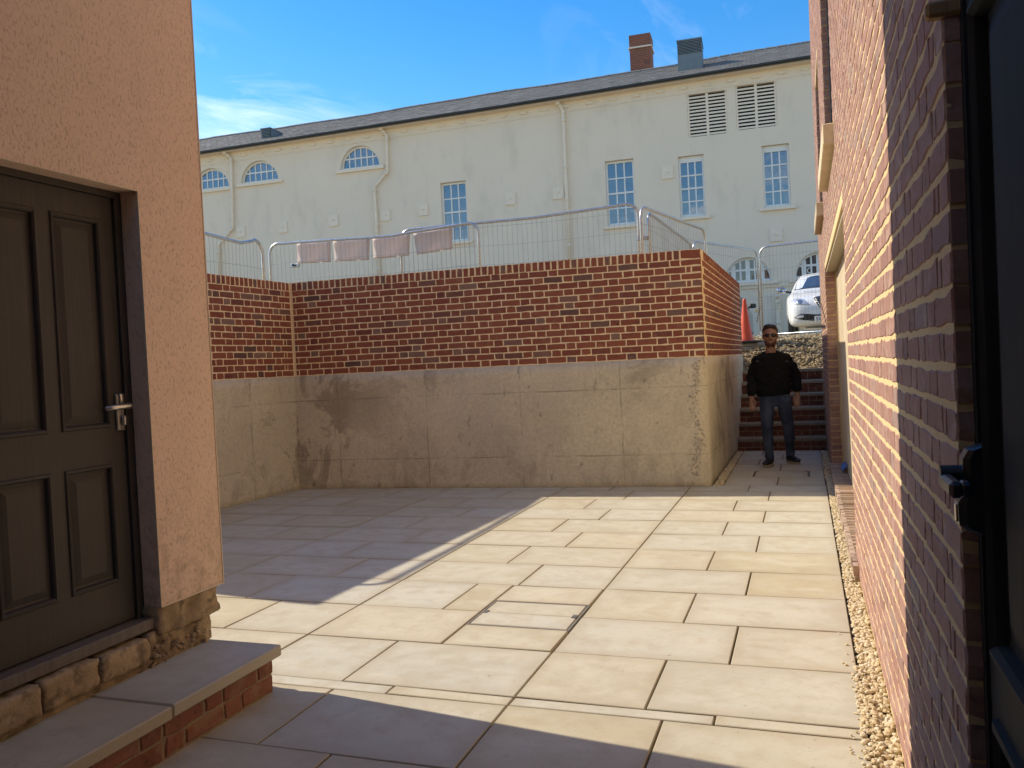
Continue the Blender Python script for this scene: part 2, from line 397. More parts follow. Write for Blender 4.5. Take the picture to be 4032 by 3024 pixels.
RUBBLE = m_gravel('gravel_brown', [(0, (.36,.26,.14)), (.25, (.46,.37,.23)), (.5, (.30,.215,.12)), (.7, (.55,.47,.33)), (.9, (.24,.17,.10)), (1, (.44,.33,.19))])
AGGREG = m_gravel('aggregate_grey', [(0, (.58,.50,.38)), (.4, (.36,.32,.26)), (.7, (.66,.58,.45)), (1, (.44,.39,.31))])
def m_wood(name, col, rough=.5, var=.3, scale=1.0, spec=.4):
    t = NT(name); c = t.coord()
    n = t.noise(t.map(c, (40*scale, 40*scale, 1.6*scale)), 1.6, 5, .6); n2 = t.noise(c, 2.2, 4, .6)
    k = t.math('MULTIPLY', t.rng(n, .3, .7, 1-var, 1+var), t.rng(n2, .3, .7, .85, 1.15))
    colr = t.mix(1.0, col, t.n('ShaderNodeCombineColor', {0: k, 1: k, 2: k}).outputs[0], 'MULTIPLY')
    return t.done(colr, t.rng(n, .3, .7, rough-.08, rough+.1), t.bump(n, .25, .002), spec=spec)
DOOR_L = m_wood('painted_door_brown', (.055,.047,.043), .6)
DOOR_R = m_wood('painted_door_black', (.030,.031,.030), .72, .35, 1.0, .12)
CREAM = m_wood('cream_board', (.60,.50,.34), .6, .08)
TIMBER = m_wood('raw_timber', (.36,.22,.10), .7, .25, 2)
CHROME = flat('satin_chrome', (.55,.53,.50), .32, 1.0, 200, .05)
PEWTER = flat('dark_pewter', (.10,.10,.105), .36, .85, 200, .1)
GALV = flat('galvanised_tube', (.50,.51,.52), .38, .9, 30, .18)
WIRE = flat('galvanised_wire', (.30,.30,.29), .55, .6, 30, .15)
BLACKPL = flat('black_plastic', (.018,.018,.02), .5)
def m_wall():
    t = NT('cream_stucco'); c = t.coord(); n1 = t.noise(c, .35, 6, .6); n2 = t.noise(t.map(c, (1, 1, .4)), 1.6, 6, .65); n3 = t.noise(c, 12, 5)
    col = t.mix(t.rng(n1, .35, .7), (.82,.69,.54), (.78,.66,.52))
    col = t.mix(t.rng(n2, .52, .72, 0, .45), col, (.62,.53,.42))
    col = t.mix(t.rng(t.noise(c, .8, 4), .58, .7, 0, .2), col, (.74,.60,.46))
    return t.done(col, .93, t.bump(n3, .15, .02), spec=.15)
STUCCO = m_wall()
WHITE = flat('white_joinery', (.76,.75,.71), .5, 0, 20, .05)
PIPE = flat('cream_painted_iron', (.82,.69,.54), .6, 0, 12, .06)
NAVY = flat('gutter_black', (.012,.014,.022), .35)
def m_glass(name, body=(.015,.02,.03), refl=.22):
    t = NT(name); c = t.coord(); r = t.n('ShaderNodeObjectInfo').outputs['Random']
    nb = t.bump(t.noise(t.n('ShaderNodeVectorMath', {0: c, 1: t.n('ShaderNodeCombineXYZ', {0: t.math('MULTIPLY', r, 9.0), 2: r}).outputs[0]}, operation='ADD').outputs[0], .9, 2), .12, .08)
    t.put(t.b.inputs['Base Color'], body); t.b.inputs['Roughness'].default_value = .4
    g = t.n('ShaderNodeBsdfGlossy', {'Color': (.94,.95,.97), 'Roughness': .03, 'Normal': nb})
    mx = t.n('ShaderNodeMixShader', {0: refl, 1: t.b.outputs[0], 2: g.outputs[0]})
    t.t.links.new(mx.outputs[0], t.t.nodes['Material Output'].inputs['Surface']); return t.m
GLASS = m_glass('old_glass'); GLASS_D = m_glass('dark_glass', (.012,.012,.014), .10)
def m_slate():
    t = NT('roof_slate'); r = t.rnd(); c = t.coord(); n = t.noise(c, 8, 5); n2 = t.noise(c, .6, 4)
    col = t.ramp(r, [(0, (.165,.157,.145)), (.3, (.185,.176,.162)), (.6, (.15,.143,.135)), (.85, (.20,.188,.168)), (1, (.17,.16,.148))])
    col = t.mix(t.rng(n, .55, .8, 0, .4), col, (.25,.22,.18)); col = t.mix(t.rng(n2, .5, .7, 0, .3), col, (.2,.18,.14))
    return t.done(col, .8, t.bump(n, .3, .01), spec=.3)
SLATE = m_slate()
# ------------------------------------------------------------------ shared wall helpers
def holed(outer, holes, T, depth, mb=None, hole_depth=None):
    """flat sheet with openings; T(a, b, d) maps sheet coordinates and depth to the world; edges of the outline and openings run back by depth"""
    mb = mb or MB(); loops = [outer]+holes
    pts = [p for l in loops for p in l]
    tris = tessellate_polygon([[Vector((p[0], p[1], 0)) for p in l] for l in loops])
    mb.add([T(p[0], p[1], 0) for p in pts], tris)
    for i, l in enumerate(loops):
        d = depth if i == 0 or hole_depth is None else hole_depth
        n = len(l)
        V = [T(p[0], p[1], 0) for p in l]+[T(p[0], p[1], d) for p in l]
        mb.add(V, [(k, (k+1) % n, n+(k+1) % n, n+k) for k in range(n)])
    return mb
def rect(a0, a1, b0, b1): return [(a0, b0), (a1, b0), (a1, b1), (a0, b1)]
BR = {'S': (.215, .065), 'H': (.1025, .065), 'c': (.046, .065), 'C': (.065, .105)}
def brick_variants(depth, n=7, jit=.0016):
    return {k: [brick_mesh(L-.003, H-.003, depth, jit if k != 'c' else jit*.6) for _ in range(n)] for k, (L, H) in BR.items()}
J = .010
def row_segments(length, seq, start=0.0):
    """bricks of one Flemish row: (s0, s1, kind)"""
    s = start; out = []; i = 0
    while s < length-.03:
        k = seq[i] if i < len(seq) else ('S' if (seq[-1] in 'Hc') == ((i-len(seq)) % 2 == 0) else 'H')
        L = BR[k][0]; e = min(s+L, length)
        if e-s > .03: out.append((s, e, k))
        s = e+J; i += 1
    return out
def clip_seg(s0, s1, holes):
    segs = [(s0, s1)]
    for h0, h1 in holes:
        nx = []
        for a, b in segs:
            if b <= h0 or a >= h1: nx.append((a, b)); continue
            if a < h0-.025: nx.append((a, h0))
            if b > h1+.025: nx.append((h1, b))
        segs = nx
    return segs
def kind_for(L): return 'S' if L > .14 else ('H' if L > .062 else 'c')

# ------------------------------------------------------------------ ground of the car park, one sheet with the sunken court left out
GROUND = m_stone('car_park_tarmac', (.30,.255,.18), (.25,.21,.15), (.36,.31,.23), .8)
xs = [-400, -120, -40, -15, -6.35, -1.25, .9, 8, 30, 120, 400]; ys = [-300, -60, -12, 4.8, 9.3, 11, 13, 15.0, 16.5, 18, 24, 40, 90, 220, 500]
def gz(y): return float(np.interp(y, [9, 13, 15, 16.5, 18, 24], [1.38, 1.47, 1.62, 1.68, 1.715, 1.75]))
V = [(x, y, gz(y)) for y in ys for x in xs]; Fc = []
for j in range(len(ys)-1):
    for i in range(len(xs)-1):
        xm, ym = (xs[i]+xs[i+1])/2, (ys[j]+ys[j+1])/2
        if (-6.35 < xm < 8 and ym < 9.3) or (-1.25 < xm < 8 and ym < 15) or (-15 < xm < -6.3 and ym < 4.8): continue
        n = len(xs); Fc.append((j*n+i, j*n+i+1, (j+1)*n+i+1, (j+1)*n+i))
tag(mesh_obj('ground', V, Fc, GROUND), 'grey car park ground behind the brick retaining wall', None, None, 'structure')

# ------------------------------------------------------------------ paving of the court: every slab a piece
BED = flat('joint_sand', (.13, .105, .075), .95, 0, 60, .3)
paving = MB().box((-7.2, -6, -.30), (.75, 14.4, -.034)).build('paving', BED)
tag(paving, 'pale sandstone slab paving of the sunken court', None, None, 'structure')
rows_y = [-.15, .40, .955, 1.51, 2.065, 2.622, 3.178, 3.268, 3.830, 4.386, 4.957, 5.500, 6.058, 6.603, 7.148, 7.663, 8.210, 8.765, 9.17]
panels = [(-6.75, -5.30, (-5.86, -6.14)), (-5.30, -3.945, (-4.50, -4.775)), (-3.945, -2.592, (-3.145, -3.42)), (-2.592, -1.209, (-1.772, -2.045)), (-1.209, .170, (-.654, -.372))]
slab_rects = []
for r in range(len(rows_y)-1):
    y0, y1 = rows_y[r], rows_y[r+1]
    for p, (x0, x1, js) in enumerate(panels):
        if y0 < 3.2 and p < 3: continue
        if y0 > 8.7 and p == 4: continue
        odd = (r % 2 == 1) if p == 4 else (r % 2 == 0)
        j = js[0] if odd else js[1]
        if r == 8 and p == 3: j = -1.802
        if r == 6: j = (-.378 if p == 4 else -1.775)
        if r <= 5: j = {4: (-.57, -.30)[r % 2 == 0], 3: (-2.033, -1.70)[r % 2 == 0]}[p] if p >= 3 else j
        a0 = x0
        slab_rects += [(a0, j, y0, y1), (j, x1, y0, y1)]
slab_rects.append((-1.209, -.595, 8.765, 9.17)); slab_rects.append((-.595, .170, 8.765, 9.17))
slab_rects.append((-2.30, -2.592+.0, 2.0, 2.0)) if False else None
prow = [9.17, 9.80, 10.31, 10.90, 11.40, 11.92, 12.46]
for r in range(len(prow)-1):
    j = -.319 if r % 2 == 0 else -.594
    slab_rects += [(-.872, j, prow[r], prow[r+1]), (j, .165, prow[r], prow[r+1])]
DR1 = (-1.802, -1.216, 4.155, 4.612); DR2 = (-.602, .008, 9.80, 10.31)
def slab_piece(x0, x1, y0, y1, parent, z=0.0, g=.0048, th=.033, mat=None):
    if x1-x0 < .03 or y1-y0 < .03: return
    a, b, c, d = x0+g, x1-g, y0+g, y1-g; e = .003
    dz = [z+random.uniform(-.0022, .0022) for _ in range(4)]
    cx_, cy_ = (a+b)/2, (c+d)/2
    O = [(a, c), (b, c), (b, d), (a, d)]; I = [(a+e, c+e), (b-e, c+e), (b-e, d-e), (a+e, d-e)]
    V = [(x, y, dz[k]) for k, (x, y) in enumerate(I)]+[(x, y, dz[k]-e) for k, (x, y) in enumerate(O)]+[(x, y, z-th) for x, y in O]
    Fc = [(0, 1, 2, 3)]+[(4+k, 4+(k+1) % 4, (k+1) % 4, k) for k in range(4)]+[(8+k, 8+(k+1) % 4, 4+(k+1) % 4, 4+k) for k in range(4)]
    mesh_obj('slab', V, Fc, mat or SLAB, parent, loc=(cx_, cy_, z))
def minus(rc, h):
    x0, x1, y0, y1 = rc; a0, a1, b0, b1 = h
    if x1 <= a0 or x0 >= a1 or y1 <= b0 or y0 >= b1: return [rc]
    out = []
    if x0 < a0: out.append((x0, a0, y0, y1))
    if x1 > a1: out.append((a1, x1, y0, y1))
    m0, m1 = max(x0, a0), min(x1, a1)
    if y0 < b0: out.append((m0, m1, y0, b0))
    if y1 > b1: out.append((m0, m1, b1, y1))
    return out
for rc in slab_rects:
    for q in minus(rc, DR1):
        for q2 in minus(q, DR2): slab_piece(*q2, paving)
def drain(name, R, split, label):
    x0, x1, y0, y1 = R; t = thing(name, ((x0+x1)/2, (y0+y1)/2, 0), label, 'drain cover')
    mb = MB(); w = .006
    for a, b in [((x0+.004, y0+.004), (x0+.004+w, y1-.004)), ((x1-.004-w, y0+.004), (x1-.004, y1-.004)), ((x0+.004+w, y0+.004), (x1-.004-w, y0+.004+w)), ((x0+.004+w, y1-.004-w), (x1-.004-w, y1-.004))]:
        mb.box((a[0], a[1], -.033), (b[0], b[1], -.002))
    mb.build('frame', flat('drain_frame', (.30,.29,.27), .6, .3), t)
    e = .016
    if split:
        slab_piece(x0+e, x1-e, y0+e, split, t, -.001, .002); slab_piece(x0+e, x1-e, split, y1-e, t, -.001, .002)
    else: slab_piece(x0+e, x1-e, y0+e, y1-e, t, -.001, .002)
    yk = split or y1-.05
    for xk in (x0+.03, x1-.03):
        mb = MB().box((xk-.014, yk-.024, -.005), (xk+.014, yk+.024, .0030)); mb.build('key_socket', flat('key_socket', (.15,.145,.13), .6, .3), t)
drain('drain_cover', DR1, 4.386, 'recessed drain cover with two cream slab infills in the sunlit paving')
drain('drain_cover', DR2, None, 'recessed drain cover with one slab infill in the shaded passage by the steps')

# gravel margins
def strip(x0, x1, y0, y1, n, r0, r1, z=-.012, jitter=0):
    P = []; R = []
    for _ in range(n):
        r = random.uniform(r0, r1); P.append((random.uniform(x0, x1), random.uniform(y0, y1), z+random.uniform(-.008, .012))); R.append(r)
    return P, R
P, R = strip(.182, .262, 1.2, 9.6, 5200, .008, .0145)
P2, R2 = strip(.150, .20, 2.6, 3.9, 130, .007, .011, .004); 
for k in range(170): P2.append((random.uniform(.145, .205), random.gauss(3.35, .22), .006)); R2.append(random.uniform(.007, .011))
for k in range(60): P2.append((random.uniform(.10, .2), random.gauss(3.3, .5), .004)); R2.append(random.uniform(.004, .008))
tag(scatter('gravel_margin', P+P2, R+R2, GRAVEL), 'strip of cream gravel along the foot of the sunlit brick wall', 'gravel')
P, R = strip(-.975, -.885, 9.12, 12.42, 1700, .009, .015)
for k in range(50): P.append((random.uniform(-.88, -.80), random.uniform(9.3, 12.3), .005)); R.append(random.uniform(.006, .010))
tag(scatter('gravel_margin', P, R, GRAVEL), 'wedge of cream gravel at the foot of the concrete return wall by the steps', 'gravel')
P, R = strip(.17, .26, 9.6, 12.4, 900, .009, .015)
tag(scatter('gravel_margin', P, R, GRAVEL), 'shaded gravel strip beside the steps below the doorway wall', 'gravel')

# ------------------------------------------------------------------ retaining wall: cast concrete below, Flemish bond brick above, brick-on-edge coping
TH = rad(3.17); U = np.array([math.cos(TH), math.sin(TH), 0]); NN = np.array([-math.sin(TH), math.cos(TH), 0])
CORN = np.array([-.995, 9.069, 0.0]); ZC = 1.395
RD = np.array([.012, 1.0, 0]); RD /= np.linalg.norm(RD)          # the return beside the steps
LD = np.array([.05, 1.0, 0]); LD /= np.linalg.norm(LD)           # the left side of the court
LC = CORN-U*4.96                                                 # inner left corner
rw = thing('retaining_wall', CORN, 'brick topped concrete retaining wall round the sunken court', 'wall')
def wallbox(mb, p, d, nrm, s0, s1, t0, t1, z0, z1):
    """box along d from s0 to s1, from t0 to t1 behind the face (nrm points back)"""
    T = lambda a, b, c: tuple(p+d*a+nrm*b+np.array([0, 0, c])); return mb.box((s0, t0, z0), (s1, t1, z1), T)
LN = np.array([-LD[1], LD[0], 0]); RN = np.array([-RD[1], RD[0], 0])
# concrete body: front panel, left panel, return panel
def conc_panel(p, d, nrm, s0, s1, name):
    nu, nv = max(4, int((s1-s0)/.12)), 14; V = []; Fc = []
    for i in range(nu+1):
        for j in range(nv+1):
            q = p+d*(s0+(s1-s0)*i/nu)+np.array([0, 0, -.03+(ZC+.03)*j/nv]); k = noise.noise(Vector((q*1.3).tolist()))*.006+noise.noise(Vector((q*4).tolist()))*.002
            if i in (0, nu): k = 0
            V.append(q+nrm*(k-.002))
    for i in range(nu):
        for j in range(nv): Fc.append((i*(nv+1)+j, (i+1)*(nv+1)+j, (i+1)*(nv+1)+j+1, i*(nv+1)+j+1))
    b = len(V)
    for (i, j) in ((0, 0), (nu, 0), (nu, nv), (0, nv)): V.append(V[i*(nv+1)+j]+nrm*.24)
    e = [[i*(nv+1) for i in range(nu+1)], [nu*(nv+1)+j for j in range(nv+1)], [i*(nv+1)+nv for i in range(nu, -1, -1)], [j for j in range(nv, -1, -1)]]
    for k in range(4): Fc.append(tuple(e[k][::-1])+(b+k, b+(k+1) % 4))
    return mesh_obj(name, V, Fc, CONC, rw, True)
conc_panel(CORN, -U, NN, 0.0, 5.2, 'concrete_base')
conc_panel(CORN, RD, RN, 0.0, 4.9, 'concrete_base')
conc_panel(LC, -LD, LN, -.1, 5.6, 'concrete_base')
core = MB(); ZT = ZC+14*.075
for p, d, nrm, s1, s0 in ((CORN, -U, NN, 5.2, .012), (CORN, RD, RN, 4.9, .012), (LC, -LD, LN, 4.0, -.1)):
    wallbox(core, p, d, nrm, s0, s1, .0024, .205, ZC, ZT); wallbox(core, p, d, nrm, s0, s1, .0024, .21, ZT, ZT+.106)
core.build('mortar', MORTAR, rw)
items = []
rzF, rzR, rzL = TH, math.atan2(RD[1], RD[0]), math.atan2(LD[1], LD[0])
def put(kind, p, d, s0, s1, z, rz, sx=1, dy=1.0):
    L, H = BR[kind]; items.append((kind, p+d*((s0+s1)/2)+np.array([0, 0, z+random.gauss(0, .0022 if kind == 'C' else .0009)]), rz+random.gauss(0, .006 if kind == 'C' else .002), ((s1-s0)/L*sx, dy, 1)))
for r in range(14):
    z = ZC+r*.075+.0425
    ev = r % 2 == 1
    fr = row_segments(4.93, ['S', 'H'] if ev else ['H', 'c', 'S', 'H'])
    for i, (a, b, k) in enumerate(fr): put(kind_for(b-a), CORN, -U, a, b, z, rzF, 1, (1.0 if ev else 2.1) if i == 0 else .5)
    for a, b, k in row_segments(4.9, ['c', 'S', 'H'] if ev else ['H', 'S', 'H'], .1125 if ev else .225): put(kind_for(b-a), CORN, RD, a, b, z, rzR, 1, .5)
    for a, b, k in row_segments(4.0, ['H', 'c', 'S', 'H'] if ev else ['S', 'H'], .008): put(kind_for(b-a), LC, -LD, a, b, z, rzL, 1, .5)
zc_ = ZT+.055
items.append(('S', CORN-U*.1075+np.array([0, 0, zc_]), rzF, (1, 2.15, 1.62)))
s = .225
while s < 4.93: put('C', CORN, -U, s, s+.065, zc_, rzF, 1, 2.15); s += .075+random.uniform(-.001, .001)
s = .225
while s < 4.85: put('C', CORN, RD, s, s+.065, zc_, rzR, 1, 2.15); s += .075
s = .012
while s < 3.95: put('C', LC, -LD, s, s+.065, zc_, rzL, 1, 2.15); s += .075
place_pieces('brick', items, brick_variants(.10), B_RED, rw, 300, 'brickwork')
# honeycombed concrete at the corner and along the left side
P = []; R = []
for k in range(420):
    z = random.uniform(.12, 1.36); s = .12+.03*math.sin(z*9)+random.gauss(0, .024); P.append(CORN-U*s+NN*.005+np.array([0, 0, z])); R.append(random.uniform(.007, .020))
for k in range(260):
    s = random.uniform(0, 1.7); z = .93-.05*s+random.gauss(0, .022); P.append(LC-LD*s+LN*.004+np.array([0, 0, z])); R.append(random.uniform(.005, .012))
for k in range(150):
    z = random.uniform(.02, .9); P.append(LC+U*random.gauss(.012, .008)-LD*.01+np.array([0, 0, z])); R.append(random.uniform(.006, .012))
for k in range(130):
    P.append(CORN-U*(2.55+random.gauss(0, .09))+NN*.004+np.array([0, 0, .36+random.gauss(0, .08)])); R.append(random.uniform(.005, .011))
scatter('aggregate', P, R, AGGREG, rw)

# ------------------------------------------------------------------ garden steps and the gravel bank above them
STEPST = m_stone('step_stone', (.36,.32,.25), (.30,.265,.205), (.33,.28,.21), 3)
gs = thing('garden_steps', (-.35, 12.45, 0), 'flight of brick risers and pale stone treads going up at the end of the passage', 'steps')
zt = [.180, .374, .580, .772, .956, 1.132]; y0 = 12.47; it = []
coreb = MB()
for k, z in enumerate(zt):
    yk = y0+.27*k; zb = zt[k-1] if k else -.03
    coreb.box((-.985, yk+.006, zb-.02 if k else -.03), (.32, yk+.27+.03 if k < 5 else yk+.32, z-.046))
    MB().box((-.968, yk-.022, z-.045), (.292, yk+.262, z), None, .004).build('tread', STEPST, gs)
    for r in range(2):
        zz = zb+.042+r*.072
        if zz+.033 > z-.045: zz = z-.045-.034
        for a, b, kd in row_segments(1.21, ['S', 'H'] if (r+k) % 2 else ['H', 'S', 'H']):
            it.append((kind_for(b-a), np.array([-.962+(a+b)/2, yk, zz]), 0.0, ((b-a)/BR[kind_for(b-a)][0], .5, .95)))
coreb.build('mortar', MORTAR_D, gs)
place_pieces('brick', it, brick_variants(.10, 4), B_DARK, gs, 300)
bank = []; nx, ny = 10, 14; Fc = []
for j in range(ny+1):
    for i in range(nx+1):
        x = -1.25+2.6*i/nx; y = 14.02+1.6*j/ny; zz = np.interp(y, [14.02, 14.95, 15.62], [1.10, 1.60, 1.645])
        bank.append((x, y, zz+noise.noise(Vector((x*2, y*2, 0)))*.03))
for j in range(ny):
    for i in range(nx): Fc.append((j*(nx+1)+i, j*(nx+1)+i+1, (j+1)*(nx+1)+i+1, (j+1)*(nx+1)+i))
tag(mesh_obj('bank', bank, Fc, flat('bank_earth', (.25,.18,.10), .95, 0, 30, .3)), 'sloping earth bank above the steps', None, None, 'structure')
P = []; R = []
for k in range(7000):
    x = random.uniform(-1.15, 1.1); y = 14.04+random.random()**1.5*3.6; zz = float(np.interp(y, [14.02, 14.95, 15.62, 16.5, 18], [1.11, 1.61, 1.65, 1.69, 1.72]))
    P.append((x, y, zz+random.uniform(-.01, .02)+noise.noise(Vector((x*2, y*2, 0)))*.03)); R.append(random.choice((.010, .012, .016, .02, .026, .034)))
tag(scatter('gravel_bank', P, R, RUBBLE), 'loose brown and cream gravel on the bank above the steps', 'gravel')
# ------------------------------------------------------------------ panelled doors
def panel_leaf(T, a0, a1, b0, b1, panels, rings, thick):
    """T(a,b,d): d>0 goes into the wall. Returns leaf MB and a list of panel MBs"""
    leaf = MB(); holes = [rect(*p) for p in panels]
    holed(rect(a0, a1, b0, b1), holes, T, thick, leaf, .001)
    out = []
    for (p0, p1, q0, q1) in panels:
        mb = MB(); prev = None
        for ins, d in rings:
            cur = [T(x, y, d) for x, y in rect(p0+ins, p1-ins, q0+ins, q1-ins)]
            if prev:
                mb.add(prev+cur, [(k, (k+1) % 4, 4+(k+1) % 4, 4+k) for k in range(4)])
            prev = cur
        mb.add(prev, [(0, 1, 2, 3)]); out.append(mb)
    return leaf, out
RINGS = [(0, 0), (0, .0), (.004, -.007), (.012, -.009), (.018, -.003), (.021, .012), (.030, .014), (.055, .005), (.058, .004)]

# ------------------------------------------------------------------ left: rendered building with a panelled door
XL = -2.62
lb = thing('rendered_building', (XL, 2.4, 0), 'peach rendered building with a dark panelled door over a stone plinth', 'building')
T = lambda a, b, d: (XL-d, a, b)
holed([(-6, .446), (2.035, .446), (2.035, 2.212), (2.806, 2.212), (2.806, .446), (3.205, .446), (3.205, 9.0), (-6, 9.0)], [], T, .11).build('render_wall', RENDER, lb)
MB().box((-9.5, -6, .2), (-2.80, 3.19, 8.95)).build('masonry', STONE, lb)
MB().box((-2.80, -6, .452), (-2.728, 2.034, 8.9)).box((-2.80, 2.807, .452), (-2.728, 3.19, 8.9)).box((-2.80, 2.034, 2.214), (-2.728, 2.807, 8.9)).build('wall_backing', STONE, lb)
MB().box((-9.45, 3.19, .45), (-2.73, 3.203, 8.95)).build('gable_render', RENDER, lb)
bead = flat('render_stop_bead', (.72,.60,.44), .6, 0, 20, .05)
MB().box((XL-.01, 2.806, .4425), (XL+.003, 3.207, .4475)).box((XL-.004, 3.2035, .446), (XL+.003, 3.2085, 9.0)).box((XL-.004, 2.8035, .446), (XL+.0025, 2.8065, 2.212)).box((XL-.004, 2.035, 2.2095), (XL+.0025, 2.8035, 2.2125)).build('stop_bead', bead, lb)
# door frame and leaf
XD = -2.712
MB().box((XD-.06, 2.768, .40), (XD, 2.806, 2.212)).box((XD-.06, 2.035, .40), (XD, 2.07, 2.212)).box((XD-.06, 2.07, 2.185), (XD, 2.768, 2.212)).build('door_frame', DOOR_L, lb)
Td = lambda a, b, d: (XD-.014-d, a, b)
pan = [(2.145, 2.392, 1.225, 2.085), (2.452, 2.694, 1.225, 2.085), (2.145, 2.392, .580, 1.075), (2.452, 2.694, .580, 1.075)]
leaf, pans = panel_leaf(Td, 2.072, 2.766, .408, 2.183, pan, RINGS, .045)
dl = leaf.build('door', DOOR_L, lb)
for mb in pans: mb.build('panel', DOOR_L, dl)
def handle_left():
    x = XD-.014; yc, zc = 2.742, 1.290
    mb = MB().box((x, yc-.022, 1.205), (x+.010, yc+.022, 1.362), None, .004); h = mb.build('handle', CHROME, dl)
    mb = MB().tube([(x+.008, yc+.006, zc+.02), (x+.050, yc+.006, zc+.02)], .011, 10); mb.tube([(x+.046, yc+.020, zc+.02), (x+.046, yc+.012, zc+.02), (x+.046, yc-.05, zc+.018), (x+.046, yc-.115, zc+.014)], [.012, .013, .011, .010], 8)
    mb.box((x+.008, yc-.006, 1.318), (x+.018, yc+.020, 1.362), None, .003)
    mb.box((x+.008, yc-.002, 1.225), (x+.026, yc+.020, 1.272), None, .007); mb.build('lever', CHROME, dl, True)
handle_left()
SILLG = m_wood('weathered_sill', (.15,.13,.115), .7, .25)
MB().box((-2.80, 1.2, .352), (-2.655, 2.815, .400), None, .006).build('threshold', SILLG, lb)
# plinth stones below the threshold and the broken rubble corner
for i, (a, b, z0, z1, dx_) in enumerate([(1.15, 1.42, .225, .345, 0), (1.43, 1.70, .22, .342, .008), (1.71, 1.93, .222, .345, 0), (1.94, 2.205, .225, .342, .012), (2.215, 2.47, .228, .345, .004), (2.48, 2.735, .235, .340, .010)]):
    V, Fc = rough_block((-2.82, a, z0), (-2.630+dx_, b, z1), .016, .012, i+3, 16, .010); mesh_obj('stone', V, Fc, STONE, lb, True)
for i, (a, b, z0, z1, dx_) in enumerate([(2.74, 2.86, .22, .35, -.01), (2.80, 3.19, .315, .452, .002), (2.86, 3.12, .205, .325, -.010), (3.02, 3.155, .19, .30, -.018), (1.2, 2.9, .02, .24, -.015), (2.55, 3.13, .15, .235, -.012)]):
    V, Fc = rough_block((-2.84, a, z0), (-2.632+dx_, b, z1), .018, .022, i+23, 14, .022); mesh_obj('rubble', V, Fc, STONE, lb, True)
P = []; R = []
for k in range(90): P.append((-2.645+random.gauss(0, .014), random.uniform(2.75, 3.10), .205+abs(random.gauss(0, .04)))); R.append(random.uniform(.004, .016))
scatter('plinth_debris', P, R, STONE, lb)

# entrance step: stone treads on brick
es = thing('entrance_step', (-2.45, 2.3, 0), 'low entrance step of two cream stone slabs on brick below the dark panelled door', 'step')
def bevel_slab(a, b, name, par):
    MB().box(a, b, None, .006).build(name, SLAB, par)
bevel_slab((-2.700, 2.442, .155), (-2.252, 3.118, .205), 'tread', es); bevel_slab((-2.700, 1.30, .154), (-2.249, 2.436, .2035), 'tread', es)
bevel_slab((-2.700, .2, .154), (-2.25, 1.294, .2035), 'tread', es)
MB().box((-2.70, .2, -.03), (-2.291, 3.087, .154)).build('mortar', MORTAR_D, es)
it = []
for r in range(2):
    z = .0415+r*.074
    for a, b, k in row_segments(2.9, ['H', 'S', 'H'] if r else ['S', 'H']): it.append((kind_for(b-a), np.array([-2.285, 3.09-(a+b)/2, z]), rad(90), ((b-a)/BR[kind_for(b-a)][0], 1, 1)))
    for a, b, k in row_segments(.40, ['S', 'H'] if r else ['H', 'S']): it.append((kind_for(b-a), np.array([-2.395-(a+b)/2+.0, 3.092, z]), rad(180), ((b-a)/BR[kind_for(b-a)][0], .5, 1)))
place_pieces('brick', it, brick_variants(.10, 5, .0026), B_STEP, es, 300)

# ------------------------------------------------------------------ right: brick building
XR = .265
rb = thing('brick_building', (XR, 6, 0), 'red brick building with pale stone window sills beside the gravel strip', 'building')
Y0, Y1, HR = 1.745, 13.25, 7.2
DW = (5.66, 10.35, .085, 2.335); W1 = (6.62, 8.40, 3.05, 4.75); W2 = (9.98, 11.45, 3.05, 4.75)
SL1 = (6.52, 8.46, 2.90, 3.05); SL2 = (9.90, 11.52, 2.90, 3.05)
T = lambda a, b, d: (XR+.0028+d, a, b)
holed(rect(Y0+.004, Y1-.003, -.03, HR), [rect(*DW), rect(*W1), rect(*W2)], T, .20, None, .12).build('mortar', MORTAR_R, rb)
MB().box((XR+.26, -4, -.03), (7, Y1-.01, HR-.02)).build('masonry', MORTAR_D, rb)
it = []; D2 = []
for r in range(int(HR/.075)):
    z = r*.075+.0375+.006; hol = []
    for (a, b, c, d) in (DW, W1, W2, (SL1[0]-.008, SL1[1]+.008, SL1[2], SL1[3]), (SL2[0]-.008, SL2[1]+.008, SL2[2], SL2[3])):
        if z+.034 > c and z-.034 < d: hol.append((a-Y0+(.004 if (a, b, c, d) in (DW, W1, W2) else 0), b-Y0-(.004 if (a, b, c, d) in (DW, W1, W2) else 0)))
    for a, b, k in row_segments(Y1-Y0, ['S', 'H'] if r % 2 else ['H', 'c', 'S', 'H']):
        for p, q in clip_seg(a, b, hol):
            if p > .55 and (p != a or q != b) and q-p < .03: continue
            kk = kind_for(q-p); it.append((kk, np.array([XR, Y0+(p+q)/2, z]), rad(-90), ((q-p)/BR[kk][0], 1.0, 1)))
for (yy, zz0, zz1) in ((DW[1], DW[2], DW[3]), (W1[1], W1[2], W1[3]), (W2[1], W2[2], W2[3])):
    for r in range(int(HR/.075)):
        z = r*.075+.0435
        if zz0 < z-.03 and z+.03 < zz1: it.append(('H', np.array([XR+.0545, yy-.0075, z]), 0.0, (1.02, .3, 1)))
place_pieces('brick', it, brick_variants(.10, 9, .0020), B_PINK, rb, 300, 'brickwork')
def big_sill(R, name='sill'):
    MB().box((XR-.075, R[0], R[2]), (XR+.12, R[1], R[3]-.001), None, .006).build(name, SILL, rb)
big_sill(SL1); big_sill(SL2)
FRAMED = flat('window_frame_grey', (.045,.055,.065), .4)
